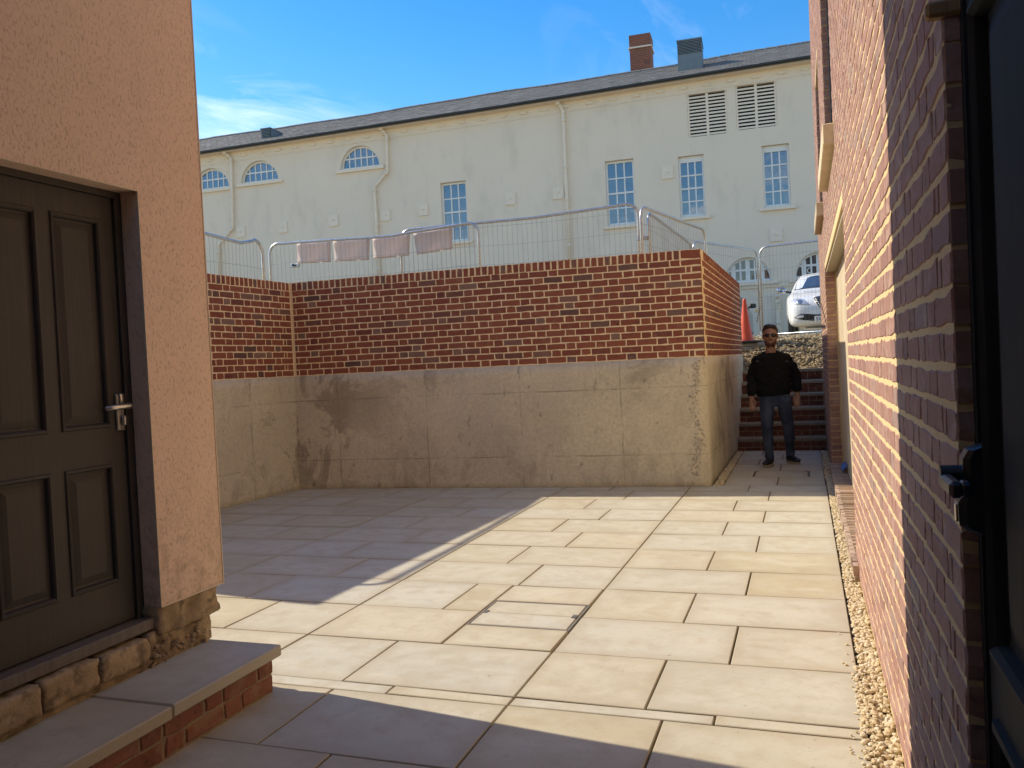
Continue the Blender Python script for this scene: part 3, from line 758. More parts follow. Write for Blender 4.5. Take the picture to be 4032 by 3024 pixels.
for W in (W1, W2):
    a, b, c, d = W; m = MB()
    for q in (((a+.002, c+.002), (a+.07, d-.002)), ((b-.07, c+.002), (b-.002, d-.002)), ((a+.07, c+.002), (b-.07, c+.07)), ((a+.07, d-.07), (b-.07, d-.002)), (((a+b)/2-.03, c+.07), ((a+b)/2+.03, d-.07))):
        m.box((XR+.055, q[0][0], q[0][1]), (XR+.115, q[1][0], q[1][1]))
    w = m.build('window', FRAMED, rb)
    for p0, p1 in ((a+.07, (a+b)/2-.03), ((a+b)/2+.03, b-.07)):
        MB().box((XR+.088, p0, c+.07), (XR+.094, p1, d-.07)).build('pane', GLASS, w)
# wide doorway: cream boarded screen, soffit and the ledge of frogged bricks
a, b, c, d = DW
m = MB(); yb = a+.03
while yb < b-.09:
    MB().box((XR+.128, yb+.002, c+.005), (XR+.15, yb+.145-.002, d-.03), None, .002).build('board', CREAM, rb); yb += .145
MB().box((XR+.018, a+.004, d-.030), (XR+.127, b-.006, d-.004)).build('soffit', flat('soffit_board', (.42,.35,.25), .7), rb)
MB().box((XR+.122, b-.10, c+.005), (XR+.24, b-.015, d-.032)).build('door_post', CREAM, rb)
lt = MB(); y = 5.40; k = 0
def frog():
    L, Wd, Hh = .205, .100, .065; r_ = [(-L/2, -Wd/2), (L/2, -Wd/2), (L/2, Wd/2), (-L/2, Wd/2)]; i_ = [(x*.72, y_*.55) for x, y_ in r_]; q_ = [(x*.62, y_*.42) for x, y_ in r_]
    V = [(x, y_, -Hh) for x, y_ in r_]+[(x, y_, 0) for x, y_ in r_]+[(x, y_, 0) for x, y_ in i_]+[(x, y_, -.018) for x, y_ in q_]
    V = [(x+random.gauss(0, .0015), y_+random.gauss(0, .0015), z+random.gauss(0, .001)) for x, y_, z in V]
    Fc = [(3, 2, 1, 0)]+[(o+k_, o+(k_+1) % 4, o+4+(k_+1) % 4, o+4+k_) for o in (0, 4, 8) for k_ in range(4)]+[(12, 13, 14, 15)]
    return V, Fc
FV = {'F': [frog() for _ in range(5)]}; it = []
while y < 10.2:
    it.append(('F', np.array([.334+random.gauss(0, .002), y, .098+random.gauss(0, .002)]), random.gauss(0, .02), (1, 1, 1))); y += .111
place_pieces('ledge_brick', it, FV, LEDGE, rb, 300, need_view=False)
MB().box((.238, 5.34, -.03), (.43, 10.25, .034)).build('ledge_bed', MORTAR_D, rb)
# near doorway with the dark panelled door
XE = XR+.030
Te = lambda a, b, d: (XE+.006+d, a, b)
MB().box((XE, 1.715, .0), (XE+.08, 1.748, 2.75)).build('door_frame', DOOR_R, rb)
pr = [(1.02, 1.652, .845, 1.985), (.31, .94, .845, 1.985), (1.02, 1.652, .12, .735), (.31, .94, .12, .735)]
leaf, pans = panel_leaf(Te, .22, 1.712, .02, 2.45, pr, [(0, 0), (0, 0), (.005, -.012), (.016, -.014), (.026, -.004), (.03, .014), (.045, .016), (.085, .006), (.09, .005)], .045)
dr = leaf.build('door', DOOR_R, rb)
for mb in pans: mb.build('panel', DOOR_R, dr)
MB().box((XR+.004, -4, -.03), (XR+.25, .21, HR)).box((XR+.02, .2, 2.46), (XR+.25, 1.748, HR)).box((XR+.09, .2, -.03), (XR+.25, 1.75, 2.46)).build('wall_backing', MORTAR_D, rb)
def handle_right():
    x = XE+.006; yc = 1.664
    # tapering back plate, deeper at the cylinder, with the spindle and cranked lever
    prof = [(1.060, .008), (1.070, .040), (1.078, .052), (1.118, .053), (1.134, .043), (1.196, .043), (1.212, .034), (1.220, .010)]
    V = []; Fc = []
    for z, dpt in prof:
        for yy, dd in ((yc-.024, 0), (yc-.024, dpt*.75), (yc-.019, dpt), (yc+.019, dpt), (yc+.024, dpt*.75), (yc+.024, 0)): V.append((x-dd, yy, z))
    for i in range(len(prof)-1):
        for k in range(5): Fc.append((i*6+k, i*6+k+1, (i+1)*6+k+1, (i+1)*6+k))
    Fc += [tuple(range(6)), tuple((len(prof)-1)*6+k for k in range(5, -1, -1))]
    h = mesh_obj('handle', V, Fc, PEWTER, dr)
    MB().tube([(x-.036, yc, 1.168), (x-.078, yc, 1.168)], .0155, 14).box((x-.080, yc-.118, 1.142), (x-.058, yc+.010, 1.170), None, .006).box((x-.064, yc-.118, 1.142), (x-.044, yc-.085, 1.170), None, .006).build('lever', PEWTER, dr)
    MB().box((x-.0555, yc-.008, 1.082), (x-.052, yc+.008, 1.114), None, .0015).build('lock_cylinder', CHROME, dr)
handle_right()
# timber wedge tapped in above the door and a brick tie
MB().box((.238, 1.735, 2.008), (.305, 1.765, 2.038), None, .006).build('timber_wedge', TIMBER, rb)
# blue sheeting left in the doorway
V = []; n = 9
for i in range(n):
    for j in range(n):
        V.append((.335+.05*i/(n-1), 9.35+.42*j/(n-1), .105+.05*noise.noise(Vector((i*.9, j*.8, 2)))+.05*i/(n-1)+.02))
Fc = [(i*n+j, (i+1)*n+j, (i+1)*n+j+1, i*n+j+1) for i in range(n-1) for j in range(n-1)]
bs = mesh_obj('plastic_sheet', V, Fc, flat('blue_sheet', (.06,.20,.48), .4), None, True, (.36, 9.5, .1)); tag(bs, 'crumpled blue plastic sheet on the brick ledge of the wide doorway', 'sheet')

# unseen cover and wall, added behind the viewpoint to darken the near doorway
ar = thing('added_shade_cover', (-1.2, -2.5, 0), 'unseen wall and cover added behind the viewpoint to shade the near door', 'added_shade_cover')
MB().box((-2.60, -5.0, 2.72), (XR-.01, .1, 2.95)).build('shade_top', CREAM, ar); MB().box((-2.60, -5.2, -.03), (XR-.01, -5.0, 2.95)).build('shade_wall', B_STEP, ar)
# ------------------------------------------------------------------ far building: long stuccoed range with a slate roof
OFF = 22.0; FO = CORN+NN*OFF
def FB(px, py, off=OFF):
    d = ray(px, py); t = ((CORN-EYE)@NN+off)/(d@NN); p = EYE+t*d; return float((p-CORN)@U), float(p[2])
def FT(s, z, d): return tuple(FO+U*s+NN*d+np.array([0, 0, z]))
c3 = crop(750, 400, 1.7696); c4 = crop(1900, 100, 1.6385); c5 = crop(2850, 1000, 3.318)
fb = thing('stucco_building', FO+np.array([-4, 0, gz(30)]), 'long cream stucco building with slate roof, arched and sash windows', 'building')
gl, gr_ = FB(*c3(70, 385)), FB(*c4(2100, 240)); gm = FB(2000, 434)
def eave(s): return float(np.interp(s, [-60, gl[0], gm[0], gr_[0], 20], [gl[1]-.5, gl[1], gm[1], gr_[1], gr_[1]+.25]))
S0, S1 = -42.0, 14.0
sash = []
for tl, br in [(c3(1740, 568), c3(1938, 968)), (c4(788, 878), c4(992, 1280)), (c4(1260, 848), c4(1442, 1226)), (c4(1800, 778), c4(1992, 1162))]:
    (a0, b1), (a1, b0) = FB(*tl), FB(*br); sash.append((a0, a1, b0, b1))
w_ = sash[3]; sash.append((w_[0]+3.02, w_[1]+3.02, w_[2]+.02, w_[3]+.02))
arcs = []                                            # (centre s, base z, half width, rise)
for l, r, t, bz in [(c3(352, 580), c3(612, 540), c3(490, 408), None), (c3(1045, 482), c3(1318, 445), c3(1190, 303), None), (c3(20, 625), c3(268, 597), c3(165, 460), None)]:
    (a0, z0), (a1, z1), (am, zm) = FB(*l), FB(*r), FB(*t); arcs.append(((a0+a1)/2, (z0+z1)/2, (a1-a0)/2, zm-(z0+z1)/2))
(a0, z0), (a1, z1), (am, zm) = FB(*c5(5, 380)), FB(*c5(635, 355)), FB(*c5(330, 40)); ga = ((a0+a1)/2, (z0+z1)/2, (a1-a0)/2, zm-(z0+z1)/2)
garcs = [ga]
sp = FB(*c5(925, 340))[0]+ga[2]-ga[0]
for k in (1, -1, -2, -3): garcs.append((ga[0]+k*sp, ga[1], ga[2], ga[3]))
louv = []
for tl, br in [(c4(1316, 440), c4(1586, 702)), (c4(1628, 385), c4(1905, 655))]:
    (a0, b1), (a1, b0) = FB(*tl), FB(*br); louv.append((a0, a1, b0+.05, b1-.05))
def arc_loop(a, n=18, grow=0.0): return [(a[0]-a[2]-grow, a[1]-grow), (a[0]+a[2]+grow, a[1]-grow)]+[(a[0]+(a[2]+grow)*math.cos(math.pi*k/n), a[1]+(a[3]+grow)*math.sin(math.pi*k/n)) for k in range(1, n)] 
top = [(s, eave(s)+.02) for s in np.linspace(S1, S0, 30)]
wallm = holed([(S0, .6), (S1, .6)]+top, [rect(*w) for w in sash]+[arc_loop(a) for a in arcs+garcs]+[rect(*l) for l in louv], FT, .5, None, .26)
wallm.build('wall', STUCCO, fb)
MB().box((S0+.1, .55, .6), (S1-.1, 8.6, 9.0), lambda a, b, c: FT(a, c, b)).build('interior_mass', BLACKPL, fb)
def fbox(mb, a0, a1, b0, b1, d0, d1): return mb.box((a0, b0, d0), (a1, b1, d1), FT)
def pane(V2, d, par, mat=GLASS):
    n = len(V2); V = [FT(a, b, d) for a, b in V2]+[FT(a, b, d+.004) for a, b in V2]
    mesh_obj('pane', V, [tuple(range(n)), tuple(range(2*n-1, n-1, -1))]+[(k, n+k, n+(k+1) % n, (k+1) % n) for k in range(n)], mat, par)
WD = .07                                             # sashes sit well back in the reveals
def fboxw(mb, a0, a1, b0, b1, d0, d1): return fbox(mb, a0, a1, b0, b1, d0+WD, d1+WD)
def bars(mb, xs_, zs_, w, d0, d1, a0, a1, b0, b1):
    for x in xs_: fboxw(mb, x-w/2, x+w/2, b0, b1, d0, d1)
    for z in zs_: fboxw(mb, a0, a1, z-w/2, z+w/2, d0+.004, d1-.004)
for i, (a0, a1, b0, b1) in enumerate(sash):
    mb = MB(); f = .075; t0 = b1-.17 if i in (2, 3, 4) else b1-.04
    fboxw(mb, a0+.002, a0+f, b0, b1-.01, .07, .16); fboxw(mb, a1-f, a1-.002, b0, b1-.01, .07, .16); fboxw(mb, a0+f, a1-f, t0-.05, b1-.01, .068, .158); fboxw(mb, a0+f, a1-f, b0, b0+.11, .068, .158)
    A0, A1, B0, B1 = a0+f, a1-f, b0+.11, t0-.05; xs_ = [A0+(A1-A0)*k/3 for k in (1, 2)]; zs_ = [B0+(B1-B0)*k/4 for k in (1, 2, 3)]
    bars(mb, xs_, zs_, .048, .09, .14, A0, A1, B0, B1); fboxw(mb, A0, A1, zs_[1]-.032, zs_[1]+.032, .082, .15)
    w = mb.build('window', WHITE, fb)
    for ii in range(3):
        for jj in range(4): pane(rect(A0+(A1-A0)*ii/3, A0+(A1-A0)*(ii+1)/3, B0+(B1-B0)*jj/4, B0+(B1-B0)*(jj+1)/4), WD+.115+random.uniform(-.004, .004), w)
    fbox(MB(), a0-.14, a1+.16, b0-.11, b0-.002, -.10, .06).build('sill', PIPE, fb)
def arch_window(a, nx, tz, mat, bar, mull=(), sill=True):
    cx_, z0, hw, rs = a; mb = MB(); n = 26; f = .085
    O = [(cx_+(hw-.003)*math.cos(math.pi*k/n), z0+(rs-.003)*math.sin(math.pi*k/n)) for k in range(n+1)]; I = [(cx_+(hw-f)*math.cos(math.pi*k/n), z0+.09+(rs-f-.09)*math.sin(math.pi*k/n)) for k in range(n+1)]
    V = [FT(x, z, .07+WD) for x, z in O+I]+[FT(x, z, .16+WD) for x, z in O+I]; m = n+1
    mb.add(V, [(k, k+1, m+k+1, m+k) for k in range(n)]+[(m+k, m+k+1, 3*m+k+1, 3*m+k) for k in range(n)])
    fboxw(mb, cx_-hw+.003, cx_+hw-.003, z0+.002, z0+.09, .068, .162)
    hwI, rsI, zb = hw-f, rs-f-.09, z0+.09
    top_ = lambda x: zb+rsI*math.sqrt(max(0, 1-((x-cx_)/hwI)**2))
    xs_ = [cx_-hwI+2*hwI*k/nx for k in range(nx+1)]; zt_ = zb+rsI*tz
    for x in xs_[1:-1]:
        wb = bar*(2.6 if any(abs(x-(cx_-hwI+2*hwI*q/nx)) < 1e-6 for q in mull) else 1)
        fboxw(mb, x-wb/2, x+wb/2, zb, top_(x)+.02, .09, .14)
    xe = hwI*math.sqrt(max(0, 1-tz*tz)); fboxw(mb, cx_-xe, cx_+xe, zt_-bar*.65, zt_+bar*.65, .085, .145)
    w = mb.build('window', WHITE, fb)
    for k in range(nx):
        x0, x1 = xs_[k], xs_[k+1]; xm = [x0+(x1-x0)*q/5 for q in range(6)]
        lo = [(x, min(zt_, top_(x))) for x in xm]; 
        if max(p[1] for p in lo)-zb > .02:
            pane([(x0, zb-.0), (x1, zb-.0)]+[p for p in lo[::-1] if p[1] > zb+.003], WD+.115+random.uniform(-.004, .004), w, mat)
        hi = [(x, top_(x)) for x in xm]
        up = [p for p in hi[::-1] if p[1] > zt_+.004]
        if len(up) > 1: pane([(up[-1][0], zt_), (up[0][0], zt_)]+up, WD+.115+random.uniform(-.004, .004), w, mat)
    if sill: fbox(MB(), cx_-hw-.18, cx_+hw+.22, z0-.13, z0-.002, -.10, .065).build('sill', PIPE, fb)
    return w
for a in arcs: arch_window(a, 6, .48, GLASS, .046)
gw = [arch_window(a, 6, .50, GLASS_D, .06, (1, 3, 5), k != 99) for k, a in enumerate(garcs)]
# string course under the ground floor arches
zc2 = ga[1]-.14
mb = MB(); fbox(mb, S0+.2, S1-.2, zc2-.10, zc2, -.045, .01); mb.build('string_course', STUCCO, fb)
def text_mesh(body, size, name, mat, parent, T):
    cu = bpy.data.curves.new(name, 'FONT'); cu.body = body; cu.size = size; cu.extrude = 0; cu.resolution_u = 3
    o = bpy.data.objects.new(name, cu); COL.objects.link(o); dg = bpy.context.evaluated_depsgraph_get()
    me = bpy.data.meshes.new_from_object(o.evaluated_get(dg)); V = [v.co[:] for v in me.vertices]; Fc = [list(p.vertices) for p in me.polygons]
    bpy.data.objects.remove(o); return mesh_obj(name, [T(x, y) for x, y, z in V], Fc, mat, parent)
sC, zC = FB(*c5(1085, 250)); sA = FB(*c5(1212, 250))[0]
for ch, s_ in (('C', sC), ('A', sA)): text_mesh(ch, .30, 'lettering', WHITE, gw[1], lambda x, y, s_=s_: FT(s_+x, zC+y, .106+WD))
for a0, a1, b0, b1 in louv:
    mb = MB(); m_ = (a0+a1)/2
    fbox(mb, a0+.002, a0+.07, b0, b1, .04, .2); fbox(mb, a1-.07, a1-.002, b0, b1, .04, .2); fbox(mb, m_-.045, m_+.045, b0, b1, .04, .2)
    lv = mb.build('louvre', PIPE, fb); n = 12
    for k in range(n):
        for p, q in ((a0+.07, m_-.045), (m_+.045, a1-.07)):
            z = b0+.03+(b1-b0-.06)*k/n; V = [FT(x, z+dz, d_) for x in (p, q) for dz, d_ in ((0, .045), (.066, .05), (.09, .12), (.065, .125))]
            mesh_obj('slat', V, [(0, 1, 5, 4), (1, 2, 6, 5), (2, 3, 7, 6), (3, 0, 4, 7), (0, 3, 2, 1), (4, 5, 6, 7)], PIPE, lv)
    fbox(MB(), a0+.01, a1-.01, b0, b1, .21, .24).build('louvre_back', BLACKPL, lv)
# pattress plates
for p in [c3(352, 908), c3(646, 875), c3(998, 828), c3(1358, 791), c3(1622, 753), c4(181, 1118), c4(490, 1080), c4(1193, 948), c4(1895, 1350)]:
    s_, z_ = FB(*p); mb = MB(); fbox(mb, s_-.21, s_+.21, z_-.24, z_+.22, -.05, .01); o = mb.build('pattress_plate', PIPE, fb)
    MB().tube([FT(s_, z_, -.05), FT(s_, z_, -.10)], .035, 8).build('bolt', PIPE, o)
# downpipes
def pipe(pts, name='downpipe'):
    Q = [np.array(FT(*FB(*p), -.11)) for p in pts]
    Q[0] = Q[0]-NN*.12
    mb = MB().tube(Q, .062, 8)
    for k in range(len(Q)-1):
        L = np.linalg.norm(Q[k+1]-Q[k])
        for t in np.arange(.12, .98, max(.2, 1.75/max(L, .1))): a = Q[k]+(Q[k+1]-Q[k])*t; d_ = (Q[k+1]-Q[k])/L; mb.tube([a-d_*.05, a+d_*.05], .083, 8)
    mb.build(name, PIPE, fb, True)
pipe([c3(255, 362), c3(268, 378), c3(292, 402), c3(300, 640), c3(305, 880), c3(205, 1000), c3(212, 1400)])
pipe([c3(1338, 195), c3(1352, 215), c3(1375, 242), c3(1380, 490), c3(1288, 598), c3(1302, 800), c3(1325, 1350)])
pipe([c4(492, 508), c4(505, 525), c4(523, 560), c4(545, 1060), c4(568, 1600)])
pipe([(3060, 1165), (3062, 1180), (3064, 1260), (3070, 1360)], 'downpipe')
# roof, slates, ridge, gutter
PIT = rad(23.6); RUN = 4.1; OV = -.42
def RP(s, t, h=0.0):
    """t metres up the slope from the eave edge, h off the slope; the old ridge sags"""
    sag = .03*math.sin(s*.45)+.012*math.sin(s*1.3+1)
    z = eave(s)+.10+t*math.sin(PIT)+h*math.cos(PIT)+sag*(t/4.6)
    return FT(s, z, OV+t*math.cos(PIT)-h*math.sin(PIT))
TL = (RUN-OV)/math.cos(PIT)
V = []; Fc = []; ss = np.linspace(S0, S1, 90)
for s_ in ss: V += [RP(s_, 0, -.03), RP(s_, TL, -.03), tuple(np.array(RP(s_, TL, -.03))+NN*4.5-np.array([0, 0, 2.2])), tuple(np.array(RP(s_, 0, -.13)))]
for k in range(len(ss)-1):
    b = 4*k; Fc += [(b, b+4, b+5, b+1), (b+1, b+5, b+6, b+2), (b, b+3, b+7, b+4)]
roof = mesh_obj('roof', V, Fc, SLATE, fb)
sl = []; wS, eS = .30, .235; nr = int(TL/eS)
for r in range(nr+1):
    s_ = -26+(.15 if r % 2 else 0)
    while s_ < 6.5:
        sl.append((s_+random.uniform(-.006, .006), r*eS)); s_ += wS
Vs = []; Fs = []; Vo = []; 
def slate_verts(s_, t0, j):
    t1 = min(t0+eS*1.35, TL+.02); lift = .014+j[0]; w0 = wS/2-.006
    P8 = [(s_-w0, t0+j[1], lift), (s_+w0, t0+j[2], lift+j[3]), (s_+w0, t1, .004), (s_-w0, t1, .004)]
    top_ = [RP(a, t, h) for a, t, h in P8]; bot = [RP(a, t, h-.013) for a, t, h in P8]; return top_+bot
SF = [(0, 1, 2, 3), (0, 4, 5, 1), (1, 5, 6, 2), (3, 7, 4, 0), (4, 7, 6, 5)]
def srank(q):
    P_ = RP(q[0], q[1]); return (0 if in_view(P_, 0) and project(P_)[0] < 3180 and project(P_)[0] > 800 else 1, np.linalg.norm(np.array(P_)-EYE))
sl.sort(key=srank); off = 0
for k, (s_, t0) in enumerate(sl):
    j = (random.uniform(-.003, .004), random.gauss(0, .006), random.gauss(0, .006), random.gauss(0, .002)); vv = slate_verts(s_, t0, j)
    if k < 300: mesh_obj('slate', vv, SF, SLATE, roof, loc=vv[0])
    else: Vs += vv; Fs += [tuple(i+off for i in f) for f in SF]; off += 8
o = mesh_obj('slates', Vs, Fs, SLATE, roof); o['kind'] = 'stuff'
# ridge tiles
s_ = -26.0; mbs = MB()
while s_ < 6.3:
    pts = []
    for e in (s_, s_+.43):
        c_ = np.array(RP(e, TL, 0))+NN*.02+np.array([0, 0, random.uniform(0, .015)])
        pts.append([c_+NN*(.14*math.cos(q))+np.array([0, 0, -.05+.12*math.sin(q)]) for q in np.linspace(math.pi+.2, -.2, 6)])
    V = [p for l in pts for p in l]; mesh_obj('ridge_tile', V, [(k, k+1, 7+k, 6+k) for k in range(5)]+[tuple(range(5, -1, -1)), tuple(range(6, 12))], SLATE, roof); s_ += .45
gut = MB(); prof = [(-.07, .0), (-.065, -.045), (-.025, -.07), (.025, -.07), (.065, -.045), (.07, 0)]
V = []; Fc = []
for s_ in ss:
    for a, b in prof: V.append(tuple(np.array(FT(s_, eave(s_)+.075+b, OV+.0+a))))
for k in range(len(ss)-1):
    for q in range(5): Fc.append((k*6+q, k*6+q+1, k*6+7+q, k*6+6+q))
mesh_obj('gutter', V, Fc, NAVY, fb)
mb = MB()
V = []; Fc = []
for s_ in ss: V += [FT(s_, eave(s_)+.02, OV+.09), FT(s_, eave(s_)-.03, OV+.09), FT(s_, eave(s_)-.03, .0)]
for k in range(len(ss)-1): Fc += [(3*k, 3*k+3, 3*k+4, 3*k+1), (3*k+1, 3*k+4, 3*k+5, 3*k+2)]
mesh_obj('soffit', V, Fc, STUCCO, fb)
s_ = -22.5
while s_ < 3.5:
    z_ = eave(s_); fbox(MB(), s_-.13, s_+.13, z_-.26, z_-.16, -.035-random.random()*.02, .004).build('eaves_block', STUCCO, fb); s_ += .85+random.uniform(-.06, .06)
mb = MB(); fbox(mb, -23, S1-.1, -.0, .05, -.03, .004) if False else None
V = []; Fc = []
for s_ in ss:
    z_ = eave(s_)-.42; V += [FT(s_, z_, .001), FT(s_, z_, -.02), FT(s_, z_+.035, -.02), FT(s_, z_+.05, .001)]
for k in range(len(ss)-1): Fc += [(4*k+q, 4*k+q+1, 4*k+5+q, 4*k+4+q) for q in range(3)]
mesh_obj('eaves_fillet', V, Fc, STUCCO, fb)
# chimney and roof ventilators
def m_bricktex():
    t = NT('chimney_brick'); c = t.coord(); v = t.map(c, (1, 1, 1), (0, 0, 0), (rad(90), 0, 0))
    s = t.n('ShaderNodeSeparateXYZ', {0: c}); w = t.n('ShaderNodeCombineXYZ', {0: t.math('ADD', s.outputs[0], s.outputs[1]), 1: s.outputs[2], 2: 0.0}).outputs[0]
    b = t.n('ShaderNodeTexBrick', {'Vector': w, 'Color1': (.30,.075,.045), 'Color2': (.22,.06,.04), 'Mortar': (.30,.20,.13), 'Scale': 1.0, 'Mortar Size': .008, 'Brick Width': .225, 'Row Height': .075})
    n = t.noise(c, 4, 5); col = t.mix(t.rng(n, .5, .75, 0, .7), b.outputs['Color'], (.10,.06,.045)); return t.done(col, .9)
CHB = m_bricktex()
(s0, zb_), (s1, _) = FB(*c4(955, 295), OFF+4.4), FB(*c4(1090, 280), OFF+4.4); _, zt_ = FB(*c4(950, 66), OFF+4.4)
CT = lambda a, b, d: tuple(CORN+NN*(OFF+4.4+d)+U*a+np.array([0, 0, b]))
hgt = zt_-zb_
ch = MB().box((s0, zb_-1.2, 0), (s1, zb_+hgt*.62, .95), CT).build('chimney', CHB, roof)
MB().box((s0-.05, zb_+hgt*.62, -.05), (s1+.05, zb_+hgt*.66, 1.0), CT).build('band', STUCCO, ch); MB().box((s0-.01, zb_+hgt*.66, -.01), (s1+.01, zt_, .96), CT).build('chimney_head', CHB, ch)
VENT = flat('vent_grey_metal', (.17,.20,.21), .5, .3, 3, .1)
def vent(px0, px1, pyb, pyt, d0, depth, nlv, frac, name):
    (a0, zb), (a1, _) = FB(px0, pyb, OFF+d0), FB(px1, pyb, OFF+d0); _, zt_ = FB(px0, pyt, OFF+d0)
    VT = lambda a, b, d: tuple(CORN+NN*(OFF+d0+d)+U*a+np.array([0, 0, b]))
    v = MB().box((a0, zb-.6, .04), (a1, zt_, depth), VT).box((a0, zb-.25, 0), (a1, zt_-(zt_-zb)*frac, .04), VT).box((a0-.02, zt_, -.03), (a1+.02, zt_+.05, depth+.03), VT).build(name, VENT, roof)
    H_ = (zt_-zb)*frac
    for k in range(nlv): MB().box((a0+.02, zt_-H_+H_*k/nlv+.01, -.02), (a1-.02, zt_-H_+H_*(k+.45)/nlv+.01, .03), VT).build('slat', VENT, v)
    MB().box((a0+.01, zt_-H_, .031), (a1-.01, zt_-.005, .039), VT).build('vent_back', BLACKPL, v)
def roof_hit(px, py):
    for d_ in np.arange(-.3, 4.0, .02):
        s_, z_ = FB(px, py, OFF+d_); t_ = (d_-OV)/math.cos(PIT)
        if RP(s_, t_)[2] >= z_: return d_
    return 1.5
p0, p1 = c4(1262, 300), c4(1420, 85)
vent(p0[0], p1[0], p0[1]-4, c4(1258, 106)[1], roof_hit(*p0), 1.15, 9, .46, 'ventilator')
p0, p1 = c3(494, 262), c3(545, 190)
vent(p0[0], p1[0]+8, p0[1], c3(494, 196)[1], roof_hit(*p0), 1.3, 6, .92, 'ventilator')

# ------------------------------------------------------------------ mesh fence panels
def fence(rail, z0, label, group='welded mesh fence panels', wires=True, posts=(True, True), foot=True, zb_gap=.12):
    """rail: world points along the top tube from corner to corner (already at the top); posts drop from its ends to z0"""
    rail = [np.array(p, float) for p in rail]; A, B = rail[0], rail[-1]; d = (B-A); d[2] = 0; L = np.linalg.norm(d); d /= L
    t = thing('mesh_fence', ((A+B)/2*np.array([1, 1, 0])+np.array([0, 0, z0])), label, 'fence panel', group)
    rc = .16; path = []
    if posts[0]: path += [A*np.array([1, 1, 0])+np.array([0, 0, z0+.02]), A-np.array([0, 0, rc+.02])]
    for q in (np.linspace(0, 1, 6) if posts[0] else []): an = q*math.pi/2; path.append(A+d*rc*(1-math.cos(an))-np.array([0, 0, rc*(1-math.sin(an))]))
    path += rail[1:-1]
    if posts[1]:
        for q in np.linspace(1, 0, 6): an = q*math.pi/2; path.append(B-d*rc*(1-math.cos(an))-np.array([0, 0, rc*(1-math.sin(an))]))
        path += [B-np.array([0, 0, rc+.02]), B*np.array([1, 1, 0])+np.array([0, 0, z0+.02])]
    MB().tube(path, .021, 8).build('frame', GALV, t, True)
    zl = z0+zb_gap; MB().tube([A*np.array([1, 1, 0])+np.array([0, 0, zl]), B*np.array([1, 1, 0])+np.array([0, 0, zl])], .016, 6).build('bottom_rail', GALV, t, True)
    def ztop(s_):
        sr = [((p-A)@d) for p in rail]; z = float(np.interp(s_, sr, [p[2] for p in rail]))
        for e in (s_ if posts[0] else 9, L-s_ if posts[1] else 9):
            if e < rc: z -= rc-math.sqrt(max(0, rc*rc-(rc-e)**2))
        return z
    mb = MB(); s_ = .045; n = 0; side = np.array([-d[1], d[0], 0])
    while s_ < L-.02:
        w = .012*math.sin(s_*2.1)
        mb.tube([A*np.array([1, 1, 0])+d*s_+np.array([0, 0, zl]), A*np.array([1, 1, 0])+d*(s_+random.uniform(-.006, .006))+side*w+np.array([0, 0, (zl+ztop(s_))/2]), A*np.array([1, 1, 0])+d*s_+np.array([0, 0, ztop(s_)-.01])], .0019, 3, False); s_ += .072
    zz = zl+.22
    while zz < max(p[2] for p in rail)-.12:
        mb.tube([A*np.array([1, 1, 0])+d*q+np.array([0, 0, min(zz+.012*math.sin(q*2.2), ztop(q)-.02)]) for q in np.linspace(0, L, 9)], .0021, 3, False); zz += .27
    o = mb.build('wire_mesh', WIRE, t); o['kind'] = 'stuff'
    return t
def wp(px, py, off):                              # point on a plane parallel to the retaining wall, off metres behind its face
    d = ray(px, py); return EYE+d*(((CORN-EYE)@NN+off)/(d@NN))
# along the back of the court
r2 = [wp(*c3(548, 1000), 2.05)]+[wp(*c3(a, b), 2.05) for a, b in ((640, 990), (725, 982), (960, 966), (1240, 949), (1400, 936), (1560, 908), (1880, 858))]+[wp(*c3(2003, 845), 2.05)]
r2[0][2] = r2[1][2]+.01; r2[-1][2] = r2[-2][2]+.01
f2 = fence(r2, 1.42, 'sagging mesh fence panel with pinkish sheets tied to it behind the wall')
r3 = [wp(1575, 905, 2.16), wp(1700, 895, 2.16), wp(2100, 858, 2.16), wp(2400, 815, 2.16), wp(2510, 803, 2.16)]
r3[0][2] = r3[1][2]; r3[-1][2] = r3[-2][2]+.02
fence(r3, 1.42, 'straight mesh fence panel ending at the clamp above the wall corner')
# clamp pieces
for P_, lb_ in ((np.array(r3[-1])-np.array([0, 0, .33]), 'c'), (np.array(r2[0])-np.array([.05, 0, .33]), 'd')):
    pass
xa = -6.75
r1 = [(xa, 5.35, 3.16), (xa, 6.6, 3.18)]+[tuple(on(*c3(a, b), 0, xa)) for a, b in ((100, 920), (350, 985), (430, 972))]+[(xa, 9.40, 3.21)]
r1[-1] = (xa, 9.40, r1[-2][2]+.02)
f1 = fence(r1, 1.42, 'bent mesh fence panel running along the left side of the court')
fence([(-6.62, 3.6, 3.3), (-6.7, 4.6, 3.3)][:0] or [(-6.7, 1.9, 3.2), (-6.72, 3.4, 3.2), (-6.74, 5.2, 3.2)], 1.42, 'mesh fence panel hidden behind the rendered building') if False else None
za = 3.36
f4 = fence([on(2521, 812, 2, za), (on(2521, 812, 2, za)+on(2775, 905, 2, za))/2, on(2775, 905, 2, za)], 1.45, 'mesh fence panel turning back from the wall corner beside the clamped post')
f5 = fence([on(2551, 836, 2, za), (on(2551, 836, 2, za)+on(2722, 962, 2, za))/2, on(2722, 962, 2, za)], 1.45, 'second mesh fence panel doubled up behind the one turning back from the wall corner')
zd = 3.55
pc = [on(2728, 950, 2, zd), on(2980, 986, 2, zd), on(2990, 974, 2, zd), on(3222, 948, 2, zd)]
f6 = fence([pc[0], (pc[0]+pc[1])/2, pc[1]], 1.66, 'mesh fence panel behind the traffic cone with a chain on its post')
